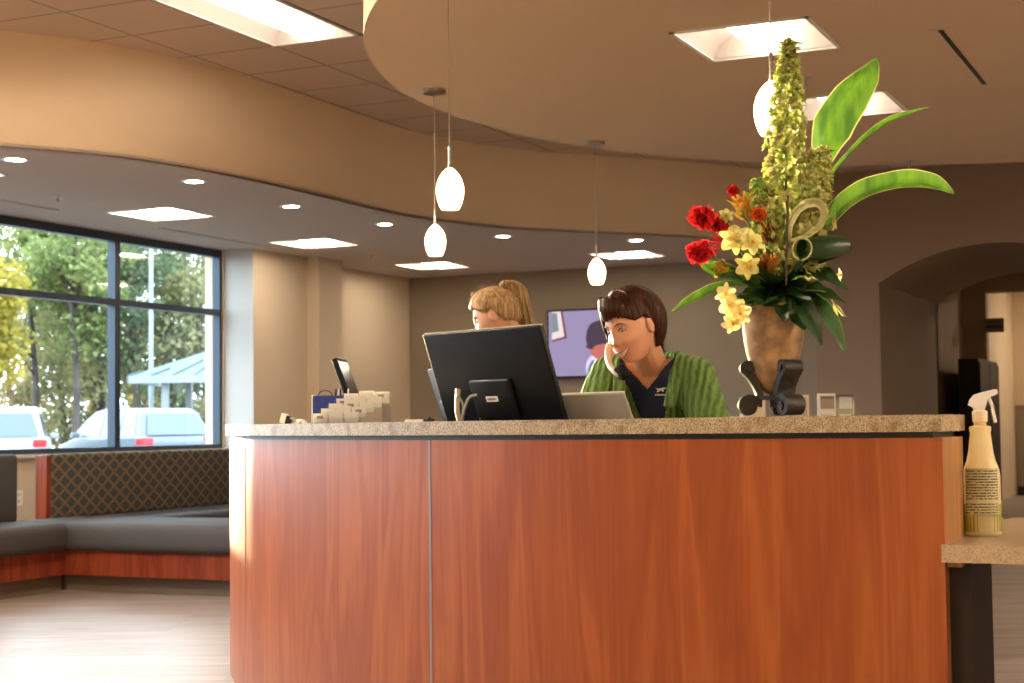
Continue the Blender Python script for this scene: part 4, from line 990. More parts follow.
# low cabinet inside the desk ring with office things on it
cb = c2w(1.72, 7.3)
cb = c2w(1.28, 7.3); r = thing('low_cabinet', 'low storage cabinet inside the desk, mostly hidden behind the counter', 'cabinet', cb, radians(-65.2))
b = MB(); b.box(-.6, .6, -.25, .25, .08, 1.0); b.box(-.58, .58, -.22, .23, 0, .08); b.build('body', M['dkbrown'], r)
b = MB(); b.box(-.62, .62, -.28, .27, 1.0, 1.03, bev=.004); b.build('top', M['quartz'], r)
for k in range(3):
    b = MB(); b.box(-.59+k*.4, -.21+k*.4, -.268, -.25, .1, .98); d = b.build('door', M['bench_wood'], r)
    b = MB(); b.box(-.25+k*.4, -.235+k*.4, -.29, -.268, .6, .75); b.build('handle', M['nickel'], d)
def cabtop(px, d=7.2): p = at(px, 410, d); p.z = 1.03; return p
p = cabtop(836); r = thing('brochure_holder', 'clear holder with printed brochures behind the counter, right of the urn', 'brochure holder', p, radians(-65.2))
b = MB(); b.box(-.085, .085, .0, .004, 0, .13); b.box(-.085, .085, .03, .034, 0, .15); b.box(-.085, .085, 0, .034, 0, .003); b.build('acrylic_pocket', M['acrylic'], r)
for k, (x0, x1, zt, ml) in enumerate([(-.08, .0, .155, 'pale'), (.005, .08, .15, 'dark')]):
    o = MB(); o.box(x0, x1, .008, .024, .004, zt); o.box(x0+.012, x1-.006, .0065, .008, .085, zt-.012, 1); o.box(x0+.012, x1-.012, .0065, .008, .03, .06, 2)
    o = o.build('brochure', [pbr('paper_'+ml, (.55, .5, .45) if k == 0 else (.06, .04, .035), .5), pbr('photo_print'+ml, (.13, .06, .07) if k == 0 else (.3, .32, .35), .4), pbr('text_print'+ml, (.4, .33, .3) if k == 0 else (.35, .35, .4), .5)])
    o.location = p; o.rotation_euler = (0, 0, radians(-65.2)); tag(o, ('white brochure with a dark photo on its cover, left one in the clear holder' if k == 0 else 'dark brochure with pale pictures, right one in the clear holder'), 'brochure')
p = cabtop(797); r = thing('picture_frame', 'small pale framed notice behind the iron scroll stand', 'frame', p, radians(-65.2))
b = MB(); b.box(-.05, .055, 0, .012, 0, .15); b.build('frame', pbr('pale_frame', (.5, .42, .33), .5), r); b = MB(); b.box(-.04, .045, -.002, 0, .012, .138); b.build('notice', pbr('notice_grey', (.3, .26, .22), .5), r)
p = cabtop(752, 7.1); r = thing('paper_tray', 'small cream paper tray glimpsed behind the left foot of the scroll stand', 'tray', p, radians(-65.2))
b = MB(); b.box(-.04, .06, 0, .1, 0, .14); b.build('tray_body', pbr('cream_tray', (.5, .42, .3), .5), r)
p = cabtop(733, 7.0); r = thing('desk_telephone', 'black and white desk telephone behind the counter, beside the green sleeve', 'telephone', p, radians(-65.2))
b = MB(); b.box(-.07, .07, -.05, .09, 0, .04, bev=.01); b.build('phone_base', M['black_gloss'], r); b = MB(); b.box(-.045, .05, -.055, .03, .04, .052, bev=.004); b.build('keypad', M['white_metal'], r)

# ------------------------------------------------------------------ people
def remesh(mb, voxel, smooth_it=2):
    me = mb.mesh('tmp', [M['skin']]); o = bpy.data.objects.new('tmp', me); COL.objects.link(o)
    m = o.modifiers.new('r', 'REMESH'); m.mode = 'VOXEL'; m.voxel_size = voxel; m.use_smooth_shade = True
    if smooth_it: s_ = o.modifiers.new('s', 'SMOOTH'); s_.factor = .5; s_.iterations = smooth_it
    dg = bpy.context.evaluated_depsgraph_get(); dg.update()
    out = bpy.data.meshes.new_from_object(o.evaluated_get(dg)); bpy.data.objects.remove(o); bpy.data.meshes.remove(me)
    out.polygons.foreach_set('use_smooth', [True]*len(out.polygons))
    return out
def G(x, z, cx, cz, sx, sz): return exp(-((x-cx)/sx)**2-((z-cz)/sz)**2)
RX, RZ = .073, .112
def jf(z): t = max(0, -z/RZ); return 1-.33*t**1.6
def faceY(x, z):
    xx = x/(RX*jf(z)); s_ = max(0, 1-xx*xx-(z/RZ)**2)
    t = max(0, -z/RZ)
    y = .090*sqrt(s_)*(1+.25*t*t) + .020*t**2*max(0, 1-xx*xx)
    y += .008*G(x, z, 0, .004, .0095, .026)+.013*G(x, z, 0, -.025, .012, .012)+.006*(G(x, z, .012, -.031, .006, .007)+G(x, z, -.012, -.031, .006, .007))
    for s in (-1, 1):
        y += -.009*G(x, z, s*.030, .010, .014, .011)+.004*G(x, z, s*.028, .031, .022, .009)+.010*G(x, z, s*.038, -.028, .017, .014)
    y += .006*G(x, z, 0, -.060, .028, .014)-.003*G(x, z, 0, -.076, .02, .006)+.006*G(x, z, 0, -.096, .018, .012)
    return y
def head_into(b, H, jawback=True):
    NU, NV = 96, 72
    def fn(a, c):
        ph = pi*(c-.5); th = 2*pi*a; dx, dy, dz = cos(ph)*cos(th), cos(ph)*sin(th), sin(ph)
        z = RZ*dz; x = RX*dx*jf(z)
        if dy > 0: y = faceY(x, z)*1.0 if cos(ph) > 1e-3 else 0
        else:
            t = max(0, -dz); y = .102*dy*(1-.55*t**1.5)
        return H @ Vector((x, y, z))
    b.grid(fn, NU, NV, True)
    for s in (-1, 1):
        Re = Matrix.Rotation(s*radians(-12), 4, 'Z')
        def ear(a, c, s=s):
            ph = pi*(c-.5); th = 2*pi*a; p = Vector((.010*cos(ph)*cos(th), .019*cos(ph)*sin(th), .031*sin(ph)))
            return H @ (Vector((s*.0755, -.008, -.004))+(Re @ p))
        b.grid(ear, 16, 12, True)
def capsule(b, p0, p1, r0, r1, n=16, fx=1):
    p0 = Vector(p0); p1 = Vector(p1); d = (p1-p0); L = d.length; u = d/L
    pts = [p0-u*r0*.95, p0-u*r0*.7, p0-u*r0*.35]+[p0+d*t for t in (0, .25, .5, .75, 1)]+[p1+u*r1*.35, p1+u*r1*.7, p1+u*r1*.95]
    rr = [r0*.3, r0*.71, r0*.94]+[r0+(r1-r0)*t for t in (0, .25, .5, .75, 1)]+[r1*.94, r1*.71, r1*.3]
    b.tube(pts, rr, n)
def loft(b, secs, X, n=28):
    """secs: (centre, rx, ry, forward vector) closed elliptic loft"""
    vs = []; fs = []
    for c, rx, ry, Y in secs:
        for k in range(n):
            a = 2*pi*k/n; vs.append(Vector(c)+X*rx*cos(a)+Y*ry*sin(a))
    m = len(secs)
    for j in range(m-1):
        for k in range(n): fs.append((j*n+k, j*n+(k+1) % n, (j+1)*n+(k+1) % n, (j+1)*n+k))
    fs.append(tuple(range(n-1, -1, -1))); fs.append(tuple(range((m-1)*n, m*n)))
    b.add(vs, fs)
def hand(b, wrist, d, palm_n, side):
    """palm and five fingers; d finger direction, palm_n towards the back of the hand"""
    d = Vector(d).normalized(); nn = Vector(palm_n).normalized(); s_ = d.cross(nn).normalized()*side
    w = Vector(wrist)
    capsule(b, w, w+d*.03, .024, .028)
    for k, (o_, L) in enumerate([(-.027, .065), (-.009, .075), (.009, .070), (.026, .056)]):
        a = w+d*.03+s_*o_*.6; k1 = w+d*.088+s_*o_
        capsule(b, a, k1, .0115, .0095, 10)
        k2 = k1+d*L*.5-nn*.008; k3 = k2+d*L*.38-nn*.022
        capsule(b, k1, k2, .009, .008, 8); capsule(b, k2, k3, .008, .0065, 8)
    t0 = w+d*.025-s_*.024; t1 = t0+d*.03-s_*.025-nn*.008; t2 = t1+d*.03-s_*.004-nn*.01
    capsule(b, t0, t1, .012, .0105, 10); capsule(b, t1, t2, .010, .008, 8)
def headM(c, yaw_dir, pitch, roll):
    """yaw_dir: horizontal facing direction; pitch down; roll tips the crown to the person's right"""
    f = Vector(yaw_dir).normalized(); rt = f.cross(UPV).normalized()
    R0 = Matrix((rt, f, UPV)).transposed().to_4x4()
    return Matrix.Translation(c) @ R0 @ Matrix.Rotation(radians(roll), 4, 'Y') @ Matrix.Rotation(radians(-pitch), 4, 'X')
def hair_shell(H, lower, thick, mat, parent, name='hair', ridges=.0022, seed=1, nth=140, nt_=34, crown=(0, -.01)):
    b = MB()
    def fn(a, c):
        th = 2*pi*a; dx, dy = cos(th), sin(th)
        zl = lower(math.degrees(th) % 360)            # 90 = front
        zt = .1135
        # go from the crown down along the skull
        ph0 = pi/2; ph1 = math.asin(max(-.98, min(.95, zl/.118)))
        ph = ph0+(ph1-ph0)*c
        z = RZ*sin(ph); x = RX*cos(ph)*dx*(jf(z)*.5+.5); y = (.092 if dy > 0 else .102)*cos(ph)*dy
        t_ = thick(math.degrees(th) % 360, c)
        nz = noise.noise(Vector((dx*6, dy*6, seed+c*1.4)))*.5
        rr = ridges*(sin(th*47+c*5+nz*5)+.7*sin(th*89-c*4+2))*min(1, c*2.2)
        e = (t_+rr+nz*.006*c)
        if c > .93: e *= 1-.75*(c-.93)/.07
        nrm = Vector((x/RX**2, y/.097**2, z/RZ**2)).normalized() if c > 0 else Vector((0, 0, 1))
        return H @ (Vector((x, y, z))+nrm*e)
    b.grid(fn, nth, nt_, True)
    o = b.build(name, mat, parent, smooth='all', fixn=True)
    return o
def flat_patch(b, H, fn, nu, nv, off=.0012, mi=0):
    def g(a, c):
        x, z = fn(a, c); return H @ Vector((x, faceY(x, z)+off, z))
    b.grid(g, nu, nv, mi=mi)
def face_parts(H, root, smile=True, skin=None):
    # brows
    for s in (-1, 1):
        b = MB(); b.tube([H @ Vector((s*x, faceY(s*x, z)+.0015, z)) for x, z in ((.014, .027), (.022, .031), (.031, .032), (.040, .028), (.046, .022))], [.0013, .0022, .0022, .0018, .0009], 6); b.build('eyebrow', M['lash'], root)
        b = MB(); c = Vector((s*.030, faceY(s*.030, .010)-.0065, .010)); b.sphere(H @ c, .0115, 16, 10); ey = b.build('eye', M['eye_white'], root, smooth='all')
        b = MB(); b.sphere(H @ (c+Vector((0, .0072, -.0015))), (.0052, .0052, .0052), 10, 8); b.build('iris', M['lash'], ey, smooth='all')
        b = MB()
        up_ = [(.0185, .008), (.023, .0135), (.030, .0155), (.037, .0125), (.0425, .0065)]
        b.tube([H @ Vector((s*x, faceY(s*x, z)+.0022, z)) for x, z in up_], [.0012, .0019, .0021, .0018, .0012], 6)
        b.tube([H @ Vector((s*x, faceY(s*x, z)+.0018, z)) for x, z in ((.020, .006), (.030, .0035), (.041, .0055))], .0009, 6)
        b.build('eyelashes', M['lash'], ey)
    if smile:
        b = MB(); flat_patch(b, H, lambda a, c: ((a-.5)*.070, -.0465-.014*(1-(2*a-1)**2)-(.0165*(1-(2*a-1)**2))*c), 20, 5, .0022); b.build('teeth', M['teeth'], root)
        b = MB()
        U_ = [((a-.5)*.074, -.0452-.014*(1-(2*a-1)**2)) for a in [i/14 for i in range(15)]]
        b.tube([H @ Vector((x, faceY(x, z)+.0028, z)) for x, z in U_], [.001+.0022*sin(pi*i/14) for i in range(15)], 8)
        L_ = [((a-.5)*.072, -.0465-.0325*(1-(2*a-1)**2)) for a in [i/14 for i in range(15)]]
        b.tube([H @ Vector((x, faceY(x, z)+.0028, z)) for x, z in L_], [.001+.0032*sin(pi*i/14) for i in range(15)], 8)
        b.build('lips', M['lip'], root, smooth='all')
    else:
        b = MB(); L_ = [((a-.5)*.040, -.062+.001*(2*a-1)**2) for a in [i/10 for i in range(11)]]
        b.tube([H @ Vector((x, faceY(x, z)+.001, z)) for x, z in L_], [.001+.0035*sin(pi*i/10) for i in range(11)], 8); b.build('lips', M['lip'], root, smooth='all')
def link_mesh(me, name, mat, parent):
    me.materials.clear(); me.materials.append(mat); o = bpy.data.objects.new(name, me); COL.objects.link(o); o.parent = parent; me.name = name; return o
def cull(me, test, thick=0):
    bm = bmesh.new(); bm.from_mesh(me); bmesh.ops.delete(bm, geom=[v for v in bm.verts if test(v.co)], context='VERTS'); bm.to_mesh(me); bm.free(); return me
def localise(root):
    """children were built in room coordinates: shift their meshes to the thing's base"""
    for ch in root.children_recursive:
        if ch.type == 'MESH': ch.data.transform(Matrix.Translation(-Vector(root.location)))

# --- the person on the phone
bf = dirw(-.38, -.92).normalized()                 # torso facing
bx_ = bf.cross(UPV).normalized()                   # their right
neckb = c2w(.468, 5.33, 1.270); head_c = c2w(.390, 5.175, 1.374)
shL = c2w(.604, 5.27, 1.205); shR = c2w(.332, 5.40, 1.215)
hip = c2w(.60, 5.62, .66)
Hd = headM(head_c, dirw(-.74, -.67), 20, 6)
woman = thing('person', 'smiling person with short dark hair, green cardigan and navy top, on the phone', 'person', (hip.x, hip.y, 0))
SECS = [(.62, .165, .125), (.72, .15, .115), (.84, .135, .105), (.96, .145, .112), (1.06, .155, .115), (1.12, .155, .105), (1.19, .135, .085), (1.235, .095, .068), (1.27, .060, .055)]
def spine(z): t = (z-.66)/(1.27-.66); return Vector((hip.x+(neckb.x-hip.x)*t, hip.y+(neckb.y-hip.y)*t, z))-bf*(.03*sin(pi*max(0, min(1, t))))
elL = c2w(.675, 5.13, .94); wrL = c2w(.50, 4.93, .83); elR = c2w(.20, 5.25, .95); wrR = c2w(.24, 4.98, .83)
def body_prims(b, inf=0.0, head=True, arms='full', legs=True, torso_top=1.235):
    loft(b, [(spine(z), rx+inf, ry+inf, bf) for z, rx, ry in SECS], bx_)
    for s_, e_, w_ in ((shL, elL, wrL), (shR, elR, wrR)):
        capsule(b, neckb.lerp(s_, .45)-Vector((0, 0, .012)), s_, .046+inf, .054+inf)
        capsule(b, s_, e_, .052+inf, .042+inf); capsule(b, e_, e_.lerp(w_, .86) if arms != 'full' else w_, .042+inf, .030+inf)
    if head:
        for t in (1,): capsule(b, neckb-Vector((0, 0, .02)), head_c+Hd.to_3x3() @ Vector((0, -.025, -.045)), .054, .052)
        head_into(b, Hd)
    if legs:
        for s in (-1, 1):
            h_ = hip+bx_*s*.085+Vector((0, 0, -.01)); kn = h_+bf*.40+bx_*s*.03+Vector((0, 0, -.10)); an = kn+bf*.05+Vector((0, 0, -.44))
            an.z = .085
            capsule(b, h_, kn, .085+inf, .055+inf); capsule(b, kn, an, .055+inf, .036+inf); 
            if inf == 0: capsule(b, an-Vector((0, 0, .045)), an+bf*.15-Vector((0, 0, .055)), .036, .028)
b = MB(); body_prims(b)
hand(b, wrL, dirw(-.9, -.3, -.12), Vector((0, 0, 1)), -1); hand(b, wrR, dirw(.5, -.8, -.12), Vector((0, 0, 1)), 1)
link_mesh(remesh(b, .0032, 1), 'body', M['skin'], woman)
face_parts(Hd, woman)
# clothes
def clothing(name, mat, inf, test, voxel, arms='full', legs=False, extra=None, thick=.004):
    b = MB(); body_prims(b, inf, head=False, arms=arms, legs=legs)
    if extra: extra(b)
    me = cull(remesh(b, voxel, 4), test); o = link_mesh(me, name, mat, woman)
    so = o.modifiers.new('s', 'SOLIDIFY'); so.thickness = thick; so.offset = -1; return o
def lc(p):
    """torso coordinates: right, forward, up from the neck base"""
    d = Vector(p)-neckb; return d.dot(bx_), d.dot(bf), d.z
def vneck(p):
    x, y, z = lc(p)
    if y > -.02: return z > -.098+abs(x-.005)*1.15 and abs(x) < .10
    return z > -.012+.0*abs(x)
scrub = clothing('scrub_top', M['navy'], .009, lambda p: vneck(p) or lc(p)[2] < -.70 or abs(lc(p)[0]) > .225 or (abs(lc(p)[0]) < .07 and lc(p)[2] > .0), .0045)
def cardi(p):
    x, y, z = lc(p)
    if z < -.60: return True
    if abs(x) < .075 and z > -.0 and y > -.05: return True
    if y > .0:
        xc = x-.0; w = .055+.10*min(1, max(0, -z-.0)/.35)*0+.035
        w = .094-.30*max(0, min(.20, -z-.02))
        # opening narrows downwards, wide at the collar
        return abs(xc) < w
    return False
cardigan = clothing('cardigan', M['cardigan'], .022, cardi, .005, arms='cuff', thick=.008)
# folded hood / collar of the cardigan
b = MB()
col = [neckb+bx_*-.085+bf*.085+UPV*-.16, neckb+bx_*-.098+bf*.075+UPV*-.09, neckb+bx_*-.098+bf*.04+UPV*-.03, neckb+bx_*-.085+bf*-.03+UPV*.012, neckb+bx_*-.03+bf*-.085+UPV*.015, neckb+bx_*.04+bf*-.085+UPV*.012, neckb+bx_*.088+bf*-.03+UPV*.0, neckb+bx_*.098+bf*.04+UPV*-.03, neckb+bx_*.088+bf*.085+UPV*-.12]
b.tube(cr(col, 6), [(.022, .016)]*49, 10); b.build('collar', M['cardigan'], cardigan, smooth='all')
clothing('trousers', M['navy'], .010, lambda p: lc(p)[2] > -.52 or abs(lc(p)[0]) > .24, .01, legs=True)
# emblem on the chest: a small bird-like mark over a line of tiny letters
def onchest(px, py):
    p = at(px, py, 5.15); return p
def chest_depth(px, py):
    X, Y, Z = ray(px, py); org = Vector((0, 0, HC)); d = c2w(X, Y, Z).normalized()
    best = None
    for o in woman.children:
        if o.name.startswith('scrub_top'):
            hit, loc, nn, ix = o.ray_cast(org, d)
            if hit: best = loc-d*.006
    return best or at(px, py, 5.15)
bpy.context.view_layer.update()
b = MB(); k = .9
def cpoly(pts, off=0):
    vs = [chest_depth(x, y) for x, y in pts]; b.add(vs, [tuple(range(len(vs)))])
for pl in ([(655.5, 387.6), (658, 388.6), (660.4, 388.2), (661.6, 389.4), (659.6, 390.4), (657.4, 389.9)], [(660, 388.4), (664.5, 387.4), (666.5, 388.2), (662.5, 390.2), (660.2, 390.4)], [(657.6, 390), (660.6, 390.2), (659.2, 391.6), (656.6, 392.4)], [(661, 390), (663.2, 389.9), (664.2, 392), (662, 391.4)]): cpoly(pl)
for i in range(7): cpoly([(655+i*1.7, 394.0), (656.2+i*1.7, 394.0), (656.2+i*1.7, 395.6), (655+i*1.7, 395.6)])
b.build('chest_emblem', pbr('white_print', (.75, .75, .75), .7), scrub, label='small white bird emblem with tiny lettering')
# short swept hair
def lowW(a):    # degrees, 90 front, 0 = their right, 180 = their left
    d = abs((a-90+180) % 360-180)     # 0 front, 180 back
    if d < 25: return .060
    if d < 62: return .060-.036*(d-25)/37
    if d < 84: return .024+.004*(d-62)/22
    if d < 100: return .028-.05*(d-84)/16
    if d < 125: return -.022-.070*(d-100)/25
    return -.092-.008*min(1, (d-125)/40)
def thW(a, c):
    d = abs((a-90+180) % 360-180)
    base = .014 if d < 70 else .018
    if d > 100: base = .024+.010*sin(pi*c)
    return base*(.75+.35*sin(pi*min(1, c*1.1)))
hair_shell(Hd, lowW, thW, M['hair'], woman, ridges=.0016)
# side-swept fringe locks
random.seed(4)
b = MB()
for k in range(40):
    t = k/39; x0 = .045-.09*t; a0 = Vector((x0*.5+.01, .06, .118)); x1 = .066-.115*t
    zt = .060-.0*t+random.uniform(-.016, .006)
    if abs(x1) > .055: zt = .028+random.uniform(-.015, .008)
    if x1 > .05: zt = random.uniform(-.03, .01)
    a2 = Vector((x1, max(faceY(min(.06, max(-.06, x1)), zt), .03)+.010, zt)); a1 = Vector((x1*.85, faceY(min(.055, max(-.055, x1*.8)), .08)+.022, .088))
    P = cr([a0, a1, a2], 6); b.tube([Hd @ p for p in P], [.010, .0105, .011, .011, .011, .011, .0105, .010, .009, .0075, .0055, .0035, .001][:len(P)], 6)
b.build('fringe', M['hair'], woman, smooth='all')
localise(woman)
# handset between cheek and shoulder
hs = [at(618, 332, 5.30), at(609, 347, 5.27), at(608.5, 360, 5.21), at(613, 370, 5.15), at(620, 376, 5.12)]
r = thing('telephone_handset', 'telephone handset held between cheek and raised shoulder', 'telephone handset', hs[-1])
b = MB(); b.tube([p-hs[-1] for p in cr(hs, 6)], [(.009, .013)]*25, 12); b.build('handle', pbr('pale_grey_plastic', (.5, .46, .40), .35), r, smooth='all')
b = MB(); fa = dirw(.8, .3, .35).normalized()
Rq = fa.to_track_quat('Z', 'Y').to_matrix()
b.lathe([(0, .0), (.022, .0), (.027, .008), (.026, .024), (.018, .032), (0, .032)], 20, c=(at(618, 374, 5.11)-hs[-1]), R=Rq); b.build('mouthpiece', M['black_gloss'], r, smooth=True)
b = MB(); b.lathe([(0, .0), (.022, .0), (.026, .008), (.025, .02), (0, .022)], 20, c=(hs[0]-hs[-1]), R=Rq); b.build('earpiece', M['black_gloss'], r, smooth=True)
# chair
ch = c2w(.60, 5.76); rz = atan2(bf.y, bf.x)-pi/2
r = thing('office_chair', 'office chair with a blue backrest behind the person on the phone', 'chair', ch, rz)
b = MB(); b.box(-.23, .23, -.06, .36, .50, .575, bev=.03); b.build('seat', M['dark_cloth'], r, smooth=True)
b = MB(); b.grid(lambda a, c: Vector(((a-.5)*.36*(1-.15*c*c), -.09-.03*(1-(2*a-1)**2)*1-.03*c, .66+.46*c)), 14, 12); o = b.build('backrest', M['chair_blue'], r, smooth='all', label='blue backrest'); o.modifiers.new('s', 'SOLIDIFY').thickness = .03
b = MB(); b.tube([(0, .12, .08), (0, .12, .5)], .025, 12); b.tube(cr([(0, .1, .49), (0, -.10, .50), (0, -.15, .62), (0, -.15, .8)], 6), .018, 8); b.build('column', M['black'], r)
for k in range(5):
    a = 2*pi*k/5+.3; b = MB(); b.tube([(0, .12, .09), (.27*cos(a), .12+.27*sin(a), .065)], [.022, .014], 8); lg = b.build('base_leg', M['black'], r)
    b = MB(); b.T = Matrix.Translation((.27*cos(a), .12+.27*sin(a), .03)) @ Matrix.Rotation(a+pi/2, 4, 'Z'); b.tube([(-.02, 0, 0), (.02, 0, 0)], .03, 14); b.build('caster', M['black'], lg)

# --- the ponytailed person behind the monitor
gf = dirw(-.96, .22).normalized(); gx = gf.cross(UPV).normalized()
g_head = c2w(-.068, 6.42, 1.500); g_neck = c2w(.035, 6.44, 1.355); g_hip = c2w(.13, 6.52, .93)
Hg = headM(g_head, dirw(-.95, .18), 24, 0) @ Matrix.Scale(.93, 4)
girl = thing('person', 'person with a light brown high ponytail, looking down behind the large monitor', 'person', (g_hip.x, g_hip.y, 0))
def gsp(z): t = (z-.93)/(1.355-.93); return g_hip.lerp(g_neck, t)
G_S = [(.86, .155, .115), (.98, .135, .10), (1.10, .125, .095), (1.20, .145, .105), (1.28, .145, .10), (1.32, .105, .07), (1.35, .056, .052)]
gsL = g_neck-gx*.15-UPV*.05; gsR = g_neck+gx*.15-UPV*.05
geL = c2w(-.12, 6.27, 1.08); geR = c2w(-.12, 6.62, 1.08); gwL = c2w(-.34, 6.33, .845); gwR = c2w(-.36, 6.5, .845)
def gprims(b, inf=0, full=True, sleeve=1.0):
    loft(b, [(gsp(z), rx+inf, ry+inf, gf) for z, rx, ry in G_S], gx)
    for s_, e_, w_ in ((gsL, geL, gwL), (gsR, geR, gwR)):
        capsule(b, g_neck.lerp(s_, .5)-UPV*.01, s_, .042+inf, .048+inf); capsule(b, s_, e_, .046+inf, .038+inf)
        if sleeve > 1 or full: capsule(b, e_, w_, .036+inf, .026+inf)
    for s in (-1, 1):
        h_ = gsp(.9)+gx*s*.085; kn = Vector((h_.x, h_.y, .48))+gf*.04; an = Vector((h_.x, h_.y, .09))
        if full or inf > .011: capsule(b, h_, kn, .082+inf, .055+inf); capsule(b, kn, an, .053+inf, .035+inf)
        if full: capsule(b, an-UPV*.045, an+gf*.15-UPV*.055, .036, .028)
    if full: capsule(b, g_neck-UPV*.02, g_head+Hg.to_3x3() @ Vector((0, -.03, -.045)), .048, .047); head_into(b, Hg)
b = MB(); gprims(b); hand(b, gwL, gf+UPV*-.2, UPV, -1); hand(b, gwR, gf+UPV*-.2, UPV, 1)
link_mesh(remesh(b, .0036, 1), 'body', M['skin2'], girl); face_parts(Hg, girl, smile=False)
b = MB(); gprims(b, .010, False, 2); o = link_mesh(cull(remesh(b, .008, 2), lambda p: p.z > 1.352), 'dark_top', M['dark_cloth'], girl)
b = MB(); gprims(b, .012, False); o = link_mesh(cull(remesh(b, .008, 2), lambda p: p.z > .92), 'jeans', M['denim'], girl)
def lowG(a):
    d = abs((a-90+180) % 360-180)
    if d < 40: return .062
    if d < 80: return .062-.045*(d-40)/40
    if d < 95: return .017+.006*(d-80)/15
    if d < 115: return .023-.07*(d-95)/20
    return -.047-.02*min(1, (d-115)/50)
hair_shell(Hg, lowG, lambda a, c: .016+.006*sin(pi*c), M['blonde'], girl, ridges=.0012, seed=3)
tie = at(503.5, 289, 6.42); 
b = MB(); b.sphere(tie, (.017, .017, .014), 16, 10); b.tube([tie, tie+UPV*.03], [.004, .002], 6); b.build('hair_tie', M['dark_cloth'], girl, smooth='all')
random.seed(9)
PT = [tie, at(508, 282, 6.42), at(516, 289, 6.44), at(521, 314, 6.46), at(530, 345, 6.50), at(543, 370, 6.50), at(551, 396, 6.50), at(554, 420, 6.50)]
WD = [(.012, .012), (.022, .02), (.040, .034), (.048, .040), (.045, .038), (.036, .03), (.026, .02), (.008, .006)]
P = cr(PT, 6); b = MB()
for k in range(46):
    a = random.random()*2*pi; rr = sqrt(random.random()); pts = []; rad = []
    for i, p in enumerate(P):
        t = i/(len(P)-1)*(len(WD)-1); j = min(int(t), len(WD)-2); wx = WD[j][0]+(WD[j+1][0]-WD[j][0])*(t-j)
        pts.append(p+CR_*cos(a)*rr*wx+FW*sin(a)*rr*wx*.9+rnd()*.0008); rad.append(.0085*(1 if i > 2 else .6)*(1-.75*i/len(P)))
    b.tube(pts, rad, 5)
for k in range(16):    # flyaway strands
    a = rnd().normalized(); s0 = Hg @ Vector((random.uniform(-.05, .05), random.uniform(-.03, .08), .115)); b.tube(cr([s0, s0+UPV*.012+a*.01, s0+a*.03+UPV*.008], 4), .0006, 4)
b.build('ponytail', M['blonde'], girl, smooth='all')
localise(girl)

